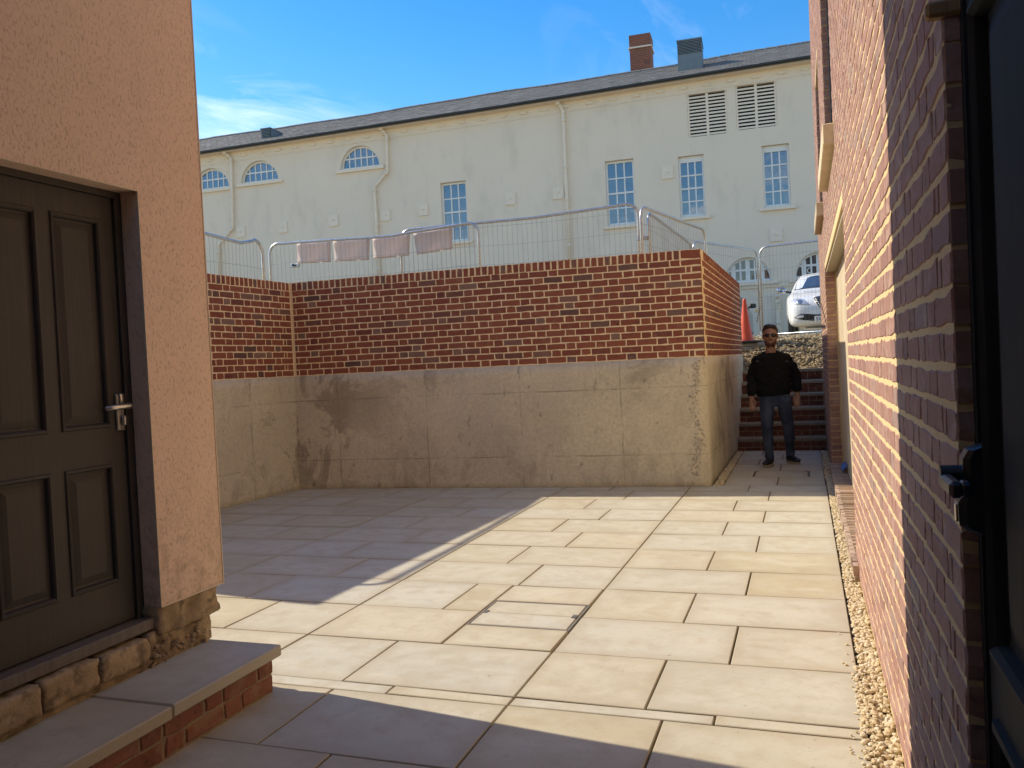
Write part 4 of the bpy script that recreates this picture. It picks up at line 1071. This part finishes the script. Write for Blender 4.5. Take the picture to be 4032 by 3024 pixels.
dv = pc[3]-pc[2]; dv[2] = 0; e_ = pc[2]+dv/np.linalg.norm(dv)*3.45
f7 = fence([pc[2], (pc[2]+e_)/2, e_], 1.66, 'mesh fence panel standing in front of the white car')
BLK = m_stone('cast_foot', (.50,.47,.41), (.43,.40,.35), (.55,.52,.46), 12)
def foot(p, rz, label, name='ballast_block'):
    T = lambda a, b, c: (p[0]+a*math.cos(rz)-b*math.sin(rz), p[1]+a*math.sin(rz)+b*math.cos(rz), p[2]+c)
    t = thing(name, p, label, 'fence foot', 'fence feet'); MB().box((-.36, -.115, -.02), (.36, .115, .06), T, .01).box((-.32, -.10, .06), (.32, .10, .12), T, .012).build('block', BLK, t)
    MB().tube([T(-.05, 0, .12), T(-.05, 0, .20)], .03, 8).build('socket', GALV, t)
foot((pc[1][0]+.02, pc[1][1], 1.66), rad(100), 'concrete fence foot at the chained post beside the gravel bank')
foot((pc[2][0]+3.3, pc[2][1], 1.66), rad(85), 'concrete fence foot hidden beside the white car') if False else None
cm_ = wp(2503, 920, 2.1)
def clamp(p, label):
    t = thing('scaffold_clamp', p, label, 'clamp', 'fence clamps'); MB().box((p[0]-.07, p[1]-.03, p[2]-.028), (p[0]+.07, p[1]+.03, p[2]+.028), None, .008).build('jaw', GALV, t)
    MB().tube([(p[0], p[1]-.03, p[2]), (p[0], p[1]-.075, p[2])], .011, 6).tube([(p[0], p[1]-.05, p[2]), (p[0], p[1]-.066, p[2])], .02, 6).build('bolt', BLACKPL, t)
clamp(np.array([r3[-1][0]+.05, r3[-1][1]-.02, 3.02]), 'steel clamp joining two fence posts above the brick wall corner')
clamp(np.array([(r2[0][0]+xa)/2+.02, r2[0][1]-.0, r2[0][2]-.36]), 'steel clamp joining fence posts above the inner left corner of the wall')
# chain and padlock on the post
ct = thing('chain', (pc[1][0], pc[1][1]-.03, 2.3), 'rusty steel chain with a brass padlock hanging on a fence post', 'chain')
zk = 2.74; k = 0; mb = MB()
while zk > 2.05:
    xk = pc[1][0]+.05*math.sin((2.74-zk)*6.5)-.01; yk = pc[1][1]-.035; an = (k % 2)*math.pi/2
    pts = [(xk+.012*math.cos(q)*math.cos(an), yk+.012*math.cos(q)*math.sin(an), zk+.021*math.sin(q)) for q in np.linspace(0, 2*math.pi, 9)]
    mb.tube(pts, .0045, 5, False); zk -= .030; k += 1
mb.build('links', flat('chain_steel', (.20,.17,.14), .5, .8), ct, True)
MB().box((pc[1][0]-.075, pc[1][1]-.055, 2.26), (pc[1][0]-.025, pc[1][1]-.033, 2.31), None, .005).tube([(pc[1][0]-.065, pc[1][1]-.044, 2.31), (pc[1][0]-.065, pc[1][1]-.044, 2.335), (pc[1][0]-.05, pc[1][1]-.044, 2.348), (pc[1][0]-.035, pc[1][1]-.044, 2.335), (pc[1][0]-.035, pc[1][1]-.044, 2.31)], .005, 6).build('padlock', flat('brass', (.60,.45,.18), .35, .9), ct)
# sheets tied to the sagging panel
def m_sheet():
    t = NT('printed_sheet_back'); c = t.coord(); n = t.noise(c, 2.5, 5); n2 = t.noise(t.map(c, (3, 3, .6)), 3, 4)
    col = t.mix(t.rng(n, .35, .7), (.82,.75,.71), (.79,.71,.67)); col = t.mix(t.rng(n2, .58, .75, 0, .4), col, (.38,.31,.28))
    t.done(col, .6); t.b.inputs['Transmission Weight'].default_value = 0.0
    tr = t.n('ShaderNodeBsdfTranslucent', {'Color': (.80,.71,.68)}); mx = t.n('ShaderNodeMixShader', {0: .5, 1: t.b.outputs[0], 2: tr.outputs[0]})
    t.t.links.new(mx.outputs[0], t.t.nodes['Material Output'].inputs['Surface']); return t.m
SHEET = m_sheet()
quads = [((740, 990), (978, 978), (980, 1118), (745, 1130)), ((992, 972), (1250, 958), (1247, 1103), (1005, 1116)), ((1268, 955), (1530, 926), (1527, 1073), (1275, 1098)), ((1552, 920), (1822, 876), (1828, 1028), (1578, 1068))]
labs = ['pinkish sheet with grey smears on the fence, the one next to the clamped posts', 'pinkish sheet on the fence between the smeared sheet and the stained one', 'pinkish sheet with a round stain hanging on the sagging fence panel', 'pinkish sheet on the fence overlapping the tall sash window']
for q, l in zip(quads, labs):
    A, B, C_, D_ = [wp(*c3(*p), 2.12) for p in q]; V = []; n = 8
    for i in range(n+1):
        for j in range(n+1):
            u_, v_ = i/n, j/n; P_ = (A*(1-u_)+B*u_)*(1-v_)+(D_*(1-u_)+C_*u_)*v_; V.append(P_+NN*(.012*math.sin(u_*9+v_*3)*v_))
    nn = n+1; F0 = [(i*nn+j, (i+1)*nn+j, (i+1)*nn+j+1, i*nn+j+1) for i in range(n) for j in range(n)]
    o = mesh_obj('banner', V, F0, SHEET, None, True, (A+B)/2); tag(o, l, 'banner', 'sheets tied to the fence')
    sm_ = o.modifiers.new('thickness', 'SOLIDIFY'); sm_.thickness = .002

# ------------------------------------------------------------------ traffic cone
bp = on(2938, 1352, 1, 14.9); cz = gz(14.9)+.05
cp = np.array([bp[0], 14.9, bp[2]])
tc = thing('traffic_cone', cp, 'tall orange traffic cone on a dark base behind the return wall', 'traffic cone')
ORG = flat('cone_orange', (.72,.085,.035), .45, 0, 14, .08); prof = [(.0, .135), (.02, .133), (.05, .120), (.36, .070), (.70, .030), (.725, .027), (.73, .010)]
V = []; Fc = []; n = 20
for z, r_ in prof:
    for k in range(n): V.append((cp[0]+r_*math.cos(2*math.pi*k/n), cp[1]+r_*math.sin(2*math.pi*k/n), cp[2]+.04+z))
for i in range(len(prof)-1):
    for k in range(n): Fc.append((i*n+k, i*n+(k+1) % n, (i+1)*n+(k+1) % n, (i+1)*n+k))
Fc.append(tuple((len(prof)-1)*n+k for k in range(n))); mesh_obj('cone_body', V, Fc, ORG, tc, True)
MB().box((cp[0]-.20, cp[1]-.20, cp[2]), (cp[0]+.20, cp[1]+.20, cp[2]+.042), None, .012).build('base', BLACKPL, tc)
foot((cp[0]+.12, cp[1]-.02, cp[2]-.12), rad(8), 'concrete fence foot laid flat under the traffic cone')
# ------------------------------------------------------------------ cars
def m_paint(name, col):
    t = NT(name); t.done(col, .35); t.b.inputs['Coat Weight'].default_value = .8; t.b.inputs['Coat Roughness'].default_value = .05; return t.m
TYRE = flat('tyre_rubber', (.02,.02,.02), .85); RIM = flat('alloy_rim', (.45,.46,.47), .35, .9)
LAMP = m_glass('lamp_lens', (.55,.56,.58), .30); CARGLASS = m_glass('car_glass', (.02,.03,.045), .22)
def make_car(name, pos, paint, label, plate, full=True):
    px, py, pz = pos; t = thing(name, pos, label, 'car', 'cars in the car park')
    W = lambda x, y, z: (px+x, py+y, pz+z)
    st = [ # y, bottom z, half width, shoulder z, centre top z, upper half width, roof edge z
        (0.00, .30, .50, .52, .60, .44, .585), (0.05, .24, .66, .60, .72, .58, .70), (0.16, .20, .765, .70, .82, .66, .79), (0.42, .18, .815, .80, .92, .70, .88),
        (0.80, .18, .83, .885, 1.0, .72, .965), (1.00, .18, .835, .91, 1.045, .715, 1.01), (1.16, .18, .835, .92, 1.16, .67, 1.10), (1.72, .18, .838, .93, 1.475, .575, 1.42), (2.2, .18, .84, .95, 1.52, .575, 1.465), (2.9, .18, .84, .97, 1.49, .56, 1.44), (3.45, .20, .82, .97, 1.36, .55, 1.31), (3.72, .24, .77, .92, 1.02, .60, .99), (3.84, .32, .66, .75, .80, .55, .78)]
    V = []; Fc = []
    sec = lambda s: [(0, s[1]), (s[2]*.8, s[1]), (s[2]*.97, s[1]+.07), (s[2], (s[1]+s[3])*.5), (s[2]*.99, s[3]-.05), (s[2]*.955, s[3]), (s[5]+(s[2]*.93-s[5])*.45, s[3]+(s[6]-s[3])*.55), (s[5], s[6]), (s[5]*.6, s[4]-.012), (0, s[4])]
    for s in st:
        h = sec(s); ring = [(x, s[0], z) for x, z in h]+[(-x, s[0], z) for x, z in h[-2:0:-1]]; V += ring
    n = len(V)//len(st)
    for i in range(len(st)-1):
        for k in range(n): Fc.append((i*n+k, i*n+(k+1) % n, (i+1)*n+(k+1) % n, (i+1)*n+k))
    Fc += [tuple(range(n-1, -1, -1)), tuple((len(st)-1)*n+k for k in range(n))]
    tmp = mesh_obj('tmp', V, Fc, None); md = tmp.modifiers.new('s', 'SUBSURF'); md.levels = 2; md.render_levels = 2
    dg = bpy.context.evaluated_depsgraph_get(); me = bpy.data.meshes.new_from_object(tmp.evaluated_get(dg)); BV = [v.co[:] for v in me.vertices]; BF = [list(p.vertices) for p in me.polygons]
    bpy.data.objects.remove(tmp)
    body = recalc(mesh_obj('body', [W(*v) for v in BV], BF, paint, t, True)); bvh = BVHTree.FromPolygons([Vector(v) for v in BV], BF)
    def front(x, z, off=.006):
        h = bvh.ray_cast(Vector((x, -3, z)), Vector((0, 1, 0))); return (x, (h[0].y if h[0] else .3)-off, z)
    def decal(pts, name, mat, par, off=.006, sub=4, smooth=True):
        cx_ = sum(p[0] for p in pts)/len(pts); cz_ = sum(p[1] for p in pts)/len(pts); dense = []
        for k in range(len(pts)):
            a, b = pts[k], pts[(k+1) % len(pts)]
            for q in range(sub): dense.append((a[0]+(b[0]-a[0])*q/sub, a[1]+(b[1]-a[1])*q/sub))
        rings = [[(cx_+(x-cx_)*f, cz_+(z-cz_)*f) for x, z in dense] for f in (1, .66, .33)]; V = []; Fc = []; m = len(dense)
        V += [W(*front(x, z, -.004)) for x, z in rings[0]]
        for r_ in rings: V += [W(*front(x, z, off)) for x, z in r_]
        V.append(W(*front(cx_, cz_, off)))
        for i in range(3):
            for k in range(m): Fc.append((i*m+k, i*m+(k+1) % m, (i+1)*m+(k+1) % m, (i+1)*m+k))
        for k in range(m): Fc.append((3*m+k, 3*m+(k+1) % m, 4*m))
        return mesh_obj(name, V, Fc, mat, par, smooth)
    # glazing: windscreen on the front of the cabin and side glass
    ws = [(-.655, 1.055), (-.45, 1.075), (0, 1.085), (.45, 1.075), (.655, 1.055), (.545, 1.405), (.3, 1.44), (0, 1.45), (-.3, 1.44), (-.545, 1.405)]
    win = decal(ws, 'windscreen', CARGLASS, t, .008, 5)
    for sg in (-1, 1):
        def side(y, z):
            h = bvh.ray_cast(Vector((sg*3, y, z)), Vector((-sg, 0, 0))); return W((h[0].x if h[0] else sg*.6)+sg*.005, y, z)
        for q, nm in (([(1.28, 1.02), (2.15, 1.03), (2.15, 1.42), (1.75, 1.40)], 'side_window'), ([(2.22, 1.03), (3.1, 1.06), (3.0, 1.34), (2.22, 1.42)], 'side_window')):
            V = []; n_ = 6
            for i in range(n_+1):
                for j in range(n_+1):
                    u_, v_ = i/n_, j/n_; y = (q[0][0]*(1-u_)+q[1][0]*u_)*(1-v_)+(q[3][0]*(1-u_)+q[2][0]*u_)*v_; z = (q[0][1]*(1-u_)+q[1][1]*u_)*(1-v_)+(q[3][1]*(1-u_)+q[2][1]*u_)*v_; V.append(side(y, z))
            mesh_obj(nm, V, [(i*(n_+1)+j, (i+1)*(n_+1)+j, (i+1)*(n_+1)+j+1, i*(n_+1)+j+1) for i in range(n_) for j in range(n_)], CARGLASS, t, True)
        mx = [(sg*.70, 1.18, 1.02), (sg*.80, 1.12, 1.03), (sg*.86, 1.08, 1.05)]; mb = MB().tube([W(*p) for p in mx], .022, 6)
        mb.build('mirror_arm', BLACKPL, t, True)
        V = []; Fs = []; n_ = 10
        for i, (yy, sc) in enumerate(((1.02, .55), (1.04, .9), (1.09, 1.0), (1.16, .85), (1.19, .5))):
            for k in range(n_): an = 2*math.pi*k/n_; V.append(W(sg*.93+.115*sc*math.copysign(abs(math.cos(an))**.7, math.cos(an)), yy, 1.075+.072*sc*math.copysign(abs(math.sin(an))**.7, math.sin(an))))
        for i in range(4):
            for k in range(n_): Fs.append((i*n_+k, i*n_+(k+1) % n_, (i+1)*n_+(k+1) % n_, (i+1)*n_+k))
        Fs += [tuple(range(n_)), tuple(4*n_+k for k in range(n_))]; mesh_obj('mirror', V, Fs, MIRR if full else BLACKPL, t, True)
        hl = [(sg*.755, .70), (sg*.765, .76), (sg*.70, .815), (sg*.58, .825), (sg*.47, .795), (sg*.39, .715), (sg*.335, .665), (sg*.45, .67), (sg*.60, .675)]
        if sg < 0: hl = hl[::-1]
        L_ = decal(hl, 'headlight', LAMP, t, .008, 3)
        decal([(sg*.545+.062*math.cos(a), .742+.048*math.sin(a)) for a in np.linspace(0, 2*math.pi, 11)[:-1]], 'projector', RIM, L_, .014, 1)
    if True:
        decal([(-.26, .815), (-.12, .83), (0, .833), (.12, .83), (.26, .815), (.22, .70), (.15, .60), (.06, .565), (-.06, .565), (-.15, .60), (-.22, .70)], 'grille', BLACKPL, t, .010, 3)
        for k, z in enumerate((.635, .675, .715, .755, .79)):
            w_ = np.interp(z, [.6, .70, .815], [.13, .20, .245]); MB().tube([W(*front(x, z, .018)) for x in np.linspace(-w_, w_, 9)], .0065, 5).build('grille_bar', CHROME, t, True)
        MB().tube([W(*front(x, z, .012)) for x, z in ((-.265, .82), (-.225, .70), (-.155, .595), (-.06, .556), (.06, .556), (.155, .595), (.225, .70), (.265, .82))], .008, 5).build('grille_surround', CHROME, t, True)
        MB().tube([W(*front(x, z, .012)) for x, z in ((-.265, .82), (-.12, .837), (0, .84), (.12, .837), (.265, .82))], .011, 5).build('grille_bar', CHROME, t, True)
        decal([(-.66, .40), (-.64, .44), (-.55, .475), (-.42, .47), (-.36, .445), (.36, .445), (.42, .47), (.55, .475), (.64, .44), (.66, .40), (.5, .345), (.3, .315), (-.3, .315), (-.5, .345)], 'intake', BLACKPL, t, .008, 3)
        for z in (.345, .375, .405, .435): MB().tube([W(*front(x, z, .014)) for x in np.linspace(-.36, .36, 9)], .004, 4).build('intake_bar', flat('dark_trim', (.05,.05,.055), .4), t)
    yp = front(0, .40, 0)[1]-.028
    pl = MB().box(W(-.26, yp-.008, .30), W(.26, yp, .41), None, .004).build('number_plate', flat('plate_white', (.80,.80,.78), .4, 0, 8, .03), t)
    if plate: text_mesh(plate, .098, 'plate_lettering', BLACKPL, pl, lambda x, y: W(-.235+x*1.02, yp-.0105, .322+y))
    for x, y in ((-.70, .62), (.70, .62), (-.70, 3.05), (.70, 3.05)):
        def ring(r_, w0): return [(x+w0, y+r_*math.cos(2*math.pi*k/20), .30+r_*math.sin(2*math.pi*k/20)) for k in range(20)]
        sg = 1 if x > 0 else -1; prof = [(.19, .10), (.27, .105), (.298, .085), (.300, .0), (.298, -.085), (.27, -.105), (.19, -.10)]; V = []; Fs = []
        for r_, w0 in prof: V += [W(*p) for p in ring(r_, w0*sg)]
        for i in range(6):
            for k in range(20): Fs.append((i*20+k, i*20+(k+1) % 20, (i+1)*20+(k+1) % 20, (i+1)*20+k))
        wl = mesh_obj('wheel', V, Fs, TYRE, t, True)
        V = [W(*p) for p in ring(.20, .085*sg)]+[W(x+.10*sg, y, .30)]; mesh_obj('rim', V, [(k, (k+1) % 20, 20) for k in range(20)], RIM, wl)
        MB().tube([W(x-.01*sg, y, .32), W(sg*.838, y, .32)], .35, 20).build('wheel_arch', BLACKPL, t) if False else None
    return t
MIRR = flat('mirror_shell', (.55,.57,.60), .12, .9)
WCAR = m_paint('white_paint', (.82,.82,.79)); DCAR = m_paint('dark_paint', (.035,.036,.04))
cfy = 18.6; ce = on(3097, 1270, 1, cfy+.35)
make_car('parked_car', (ce[0]+.83, cfy, gz(cfy)), WCAR, 'white hatchback with a chrome grille parked behind the fence', 'SV6')
dfy = 24.6; de = on(2950, 1290, 1, dfy+.6)
make_car('parked_car', (de[0]-.84, dfy, gz(dfy)), DCAR, 'dark car mostly hidden behind the traffic cone', None, False)

# ------------------------------------------------------------------ the man walking down the passage
PYM = 10.86; pc2 = crop(2850, 1230, 2.553)
def mp_(X, Y, dy=0.0):
    p = on(*pc2(X, Y), 1, PYM); return np.array([p[0], PYM+dy, p[2]])
foot0 = mp_(560, 1540)
man = thing('person', (foot0[0], PYM, 0), 'man in black sweatshirt, blue jeans and sunglasses walking down the passage', 'person')
def ell(pts, n=14):
    """pts: (centre, rx, ry) rings stacked along a limb; rings lie across the direction of travel, rx along x"""
    V = []; Fs = []; m = len(pts)
    for i, (c, rx, ry) in enumerate(pts):
        c = np.array(c); a = np.array(pts[min(i+1, m-1)][0])-np.array(pts[max(i-1, 0)][0]); a = a/(np.linalg.norm(a)+1e-9)
        ex = np.array([1.0, 0, 0])-a*a[0]
        if np.linalg.norm(ex) < .2: ex = np.array([0, 0, 1.0])-a*a[2]
        ex /= np.linalg.norm(ex); ey = np.cross(a, ex)
        for k in range(n): an = 2*math.pi*k/n; V.append(c+ex*rx*math.cos(an)+ey*ry*math.sin(an))
    for i in range(m-1):
        for k in range(n): Fs.append((i*n+k, i*n+(k+1) % n, (i+1)*n+(k+1) % n, (i+1)*n+k))
    Fs += [tuple(range(n-1, -1, -1)), tuple((m-1)*n+k for k in range(n))]; return V, Fs
def blob(c, r):
    bm = bmesh.new(); bmesh.ops.create_uvsphere(bm, u_segments=16, v_segments=10, radius=1.0); bm.verts.index_update()
    V = [np.array(c)+np.array(v.co)*np.array(r) for v in bm.verts]; Fs = [[v.index for v in f.verts] for f in bm.faces]; bm.free(); return V, Fs
def fuse(name, parts, vox, mat, parent, smooth=2, fold=0.0):
    mb = MB()
    for V, Fs in parts: mb.add(V, Fs)
    o = recalc(mesh_obj('tmp', mb.V, mb.F, None)); r = o.modifiers.new('r', 'REMESH'); r.mode = 'VOXEL'; r.voxel_size = vox
    s = o.modifiers.new('s', 'SMOOTH'); s.iterations = smooth; s.factor = .5
    dg = bpy.context.evaluated_depsgraph_get(); me = bpy.data.meshes.new_from_object(o.evaluated_get(dg)); V = [v.co[:] for v in me.vertices]; Fs = [list(p.vertices) for p in me.polygons]
    N_ = [v.normal[:] for v in me.vertices]; bpy.data.objects.remove(o)
    if fold:      # creases that run across the cloth
        W_ = []
        for v, n_ in zip(V, N_):
            q = Vector(v); k_ = noise.noise(Vector((q.x*7+q.z*4, q.y*7, q.z*15+q.x*9)))+.6*noise.noise(q*26); W_.append((v[0]+n_[0]*k_*fold, v[1]+n_[1]*k_*fold, v[2]+n_[2]*k_*fold))
        V = W_
    return mesh_obj(name, V, Fs, mat, parent, True)
def m_skin():
    t = NT('skin'); c = t.coord(); n = t.noise(c, 30, 4); col = t.mix(t.rng(n, .3, .7), (.33,.185,.13), (.28,.15,.105)); t.done(col, .5); t.b.inputs['Subsurface Weight'].default_value = .08; return t.m
SKIN = m_skin()
HT, CHIN = mp_(455, 128), mp_(478, 348); HC = (HT+CHIN)/2; hh = (HT[2]-CHIN[2])/2
NECK = mp_(470, 385); SHL, SHR = mp_(326, 470, -.02), mp_(636, 446, .03); ELL, ELR = mp_(282, 655, .02), mp_(722, 630, .10); WRL, WRR = mp_(286, 848, -.12), mp_(738, 812, .04)
HPL, HPR = mp_(435, 850), mp_(595, 850); KNL, KNR = mp_(438, 1160, -.10), mp_(650, 1150, .05); ANL, ANR = mp_(465, 1465, -.10), mp_(668, 1420, .16)
CH = mp_(478, 520); BL = mp_(490, 700); PV = mp_(512, 840)
ANL[2] = .095; ANR[2] = .095
def hand(w, d, thumb):
    """palm and five curled fingers hanging from the wrist"""
    w = np.array(w); parts = [ell([(w+np.array([0, 0, .02]), .027, .022), (w+np.array([0, -.005, -.03]), .034, .017), (w+np.array([d*.004, -.012, -.085]), .041, .016), (w+np.array([d*.006, -.018, -.105]), .036, .013)])]
    for k, (o_, L) in enumerate(((-.030, .070), (-.010, .082), (.010, .078), (.029, .062))):
        b = w+np.array([o_+d*.006, -.018, -.10]); parts.append(ell([(b, .0095, .0095), (b+np.array([0, -.010, -L*.45]), .009, .009), (b+np.array([0, -.004, -L*.75]), .0085, .0085), (b+np.array([0, .008, -L]), .007, .007)], 8))
    b = w+np.array([thumb*.028, -.02, -.035]); parts.append(ell([(b, .012, .012), (b+np.array([thumb*.018, -.018, -.03]), .0115, .0115), (b+np.array([thumb*.018, -.024, -.065]), .009, .009)], 8)); return parts
body = [blob(HC+np.array([0, 0, hh*.22]), (.086, .102, hh*.78)), blob(HC+np.array([.004, -.018, -hh*.38]), (.068, .080, hh*.60)), blob(HC+np.array([.006, -.050, -hh*.72]), (.034, .038, hh*.27)),
        ell([(HC+np.array([.004, -.088, hh*.12]), .010, .012), (HC+np.array([.006, -.108, -hh*.14]), .016, .016), (HC+np.array([.006, -.094, -hh*.24]), .018, .012)], 8),
        blob(HC+np.array([-.087, .005, -.01]), (.010, .02, .032)), blob(HC+np.array([.089, .005, -.01]), (.010, .02, .032)),
        ell([(HC+np.array([0, .02, -hh*.5]), .058, .060), (NECK, .060, .062), (NECK+np.array([0, .02, -.08]), .085, .07)]),
        ell([(NECK+np.array([0, .02, -.05]), .085, .07), (CH, .17, .11), (BL, .155, .11), (PV, .165, .11)]),
        ell([(HPL, .080, .085), (KNL, .052, .056), (ANL, .036, .04)]), ell([(HPR, .080, .085), (KNR, .052, .056), (ANR, .036, .04)]),
        ell([(SHL+np.array([.01, 0, -.04]), .045, .045), (ELL, .042, .042), (WRL, .028, .026)]), ell([(SHR+np.array([-.01, 0, -.04]), .045, .045), (ELR, .042, .042), (WRR, .028, .026)]),
        ell([(SHL+np.array([.02, 0, -.02]), .04, .04), (CH+np.array([0, 0, .06]), .05, .05), (SHR-np.array([.02, 0, .02]), .04, .04)])]
body += hand(WRL, 1, 1)+hand(WRR, -1, -1)
fuse('body', body, .0075, SKIN, man, 2)
KNIT = flat('black_sweatshirt', (.012,.012,.013), .95, 0, 60, .25, .1, .3)
sw = [ell([(NECK+np.array([0, .015, -.012]), .082, .080), (NECK+np.array([0, .02, -.026]), .112, .095), (NECK+np.array([0, .02, -.055]), .165, .11), (mp_(474, 455), .212, .125), (mp_(478, 520), .222, .135), (mp_(485, 640), .222, .135), (mp_(495, 760), .216, .135), (mp_(503, 815), .202, .130), (mp_(505, 838), .190, .125)], 20),
      blob(SHL+np.array([.030, 0, -.030]), (.085, .092, .080)), ell([(SHL+np.array([.015, 0, -.03]), .075, .08), (SHL+np.array([-.004, 0, -.10]), .080, .085), ((SHL+ELL)/2, .074, .076), (ELL, .066, .068), ((ELL+WRL)/2+np.array([0, 0, 0]), .060, .060), (WRL+np.array([0, 0, .05]), .056, .056), (WRL+np.array([0, 0, .018]), .042, .042)]),
      blob(SHR+np.array([-.030, 0, -.030]), (.085, .092, .080)), ell([(SHR+np.array([-.015, 0, -.03]), .075, .08), (SHR+np.array([.004, 0, -.10]), .080, .085), ((SHR+ELR)/2, .074, .076), (ELR, .066, .068), ((ELR+WRR)/2, .060, .060), (WRR+np.array([0, 0, .05]), .056, .056), (WRR+np.array([0, 0, .018]), .042, .042)])]
sw_o = fuse('sweatshirt', sw, .010, KNIT, man, 3, .013)
def m_denim():
    t = NT('denim'); c = t.coord(); n = t.noise(t.map(c, (1, 1, .4)), 7, 4); n2 = t.noise(c, 250, 2)
    col = t.mix(t.rng(n, .4, .65), (.018,.030,.062), (.058,.082,.13)); return t.done(col, .9, t.bump(n2, .2, .002))
je = [ell([(PV+np.array([0, 0, .05]), .178, .118), (PV+np.array([0, 0, -.05]), .185, .122), (PV+np.array([0, .01, -.12]), .172, .115)]),
      ell([(HPL+np.array([0, 0, -.02]), .098, .108), (HPL*.6+KNL*.4, .086, .094), (KNL, .068, .072), (KNL*.5+ANL*.5, .062, .066), (ANL+np.array([0, 0, .06]), .054, .058), (ANL+np.array([0, 0, .0]), .056, .062)]),
      ell([(HPR+np.array([0, 0, -.02]), .098, .108), (HPR*.6+KNR*.4, .086, .094), (KNR, .068, .072), (KNR*.5+ANR*.5, .062, .066), (ANR+np.array([0, 0, .06]), .054, .058), (ANR+np.array([0, 0, .0]), .056, .062)])]
fuse('jeans', je, .010, m_denim(), man, 2, .008)
SHOE = flat('black_shoe', (.015,.015,.016), .5); SOLE = flat('tan_sole', (.36,.30,.21), .8)
for an_, yawf in ((ANL, rad(-16)), (ANR, rad(32))):
    dv = np.array([math.sin(yawf), -math.cos(yawf), 0]); b = np.array([an_[0], an_[1], 0])
    sh = [ell([(b-dv*.07+np.array([0, 0, .062]), .034, .036), (b+np.array([0, 0, .068]), .042, .048), (b+dv*.09+np.array([0, 0, .058]), .046, .034), (b+dv*.17+np.array([0, 0, .048]), .040, .022), (b+dv*.195+np.array([0, 0, .044]), .02, .012)]), ell([(b+np.array([0, 0, .05]), .045, .05), (b+np.array([0, 0, .12]), .048, .052)])]
    so = fuse('shoe', sh, .008, SHOE, man, 2)
    V = []; n_ = 20
    for z in (.002, .030):
        for k in range(n_):
            a = 2*math.pi*k/n_; l = math.cos(a)*.148+.055; w_ = math.sin(a)*(.047 if math.cos(a) > -.2 else .040); sd = np.array([-dv[1], dv[0], 0]); V.append(b+dv*l+sd*w_+np.array([0, 0, z]))
    mesh_obj('sole', V, [tuple(range(n_-1, -1, -1)), tuple(range(n_, 2*n_))]+[(k, (k+1) % n_, n_+(k+1) % n_, n_+k) for k in range(n_)], SOLE, so)
HAIR = flat('dark_hair', (.018,.011,.008), .6, 0, 90, .4, None, .6); BEARD = flat('auburn_beard', (.085,.028,.014), .8, 0, 120, .4, None, .6)
hr = [blob(HC+np.array([0, .022, hh*.50]), (.096, .104, hh*.58)), blob(HC+np.array([0, .045, hh*.18]), (.093, .08, hh*.55)), blob(HC+np.array([-.015, -.045, hh*.86]), (.062, .05, hh*.24)), blob(HC+np.array([.03, -.04, hh*.82]), (.05, .05, hh*.22)), blob(HC+np.array([-.074, -.008, hh*.1]), (.012, .03, .04)), blob(HC+np.array([.076, -.008, hh*.1]), (.012, .03, .04))]
fuse('hair', hr, .008, HAIR, man, 1)
br = [ell([(HC+np.array([-.064, -.03, -hh*.30]), .010, .02), (HC+np.array([-.055, -.058, -hh*.62]), .014, .026), (HC+np.array([-.02, -.080, -hh*.84]), .036, .032), (HC+np.array([.030, -.080, -hh*.84]), .036, .032), (HC+np.array([.062, -.058, -hh*.62]), .014, .026), (HC+np.array([.070, -.03, -hh*.30]), .010, .02)], 10),
      ell([(HC+np.array([-.03, -.088, -hh*.40]), .008, .008), (HC+np.array([.005, -.098, -hh*.36]), .009, .008), (HC+np.array([.04, -.088, -hh*.40]), .008, .008)], 8)]
fuse('beard', br, .006, BEARD, man, 1)
gm_ = MB()
for sx in (-1, 1):
    cx_ = HC+np.array([.006+sx*.034, -.097, hh*.06]); V = []; Fs = []
    for i, (f_, dy_) in enumerate(((1, .012), (1, 0), (.6, -.006))):
        for k in range(14): a = 2*math.pi*k/14; V.append(cx_+np.array([.032*f_*math.copysign(abs(math.cos(a))**.75, math.cos(a)), dy_+abs(math.cos(a))*.006*(1 if sx*math.cos(a) > 0 else 0), .023*f_*math.copysign(abs(math.sin(a))**.75, math.sin(a))]))
    for i in range(2):
        for k in range(14): Fs.append((i*14+k, i*14+(k+1) % 14, (i+1)*14+(k+1) % 14, (i+1)*14+k))
    Fs.append(tuple(28+k for k in range(14))); gm_.add(V, Fs)
    gm_.tube([cx_+np.array([sx*.032, .006, .008]), HC+np.array([.004+sx*.080, -.03, hh*.08]), HC+np.array([sx*.082, .02, hh*.06])], .004, 5)
gm_.tube([HC+np.array([-.008, -.100, hh*.10]), HC+np.array([.018, -.100, hh*.10])], .004, 5)
gm_.build('sunglasses', flat('sunglass_black', (.006,.006,.007), .12, 0, 40, .1), man, True)
# small chest pocket tabs on the sweatshirt
for X in (342, 636):
    p = mp_(X, 490, -.137); MB().box((p[0]-.018, p[1]-.006, p[2]-.005), (p[0]+.018, p[1]+.004, p[2]+.005), None, .002).build('pocket_tab', flat('tab_grey', (.10,.10,.10), .7), sw_o)
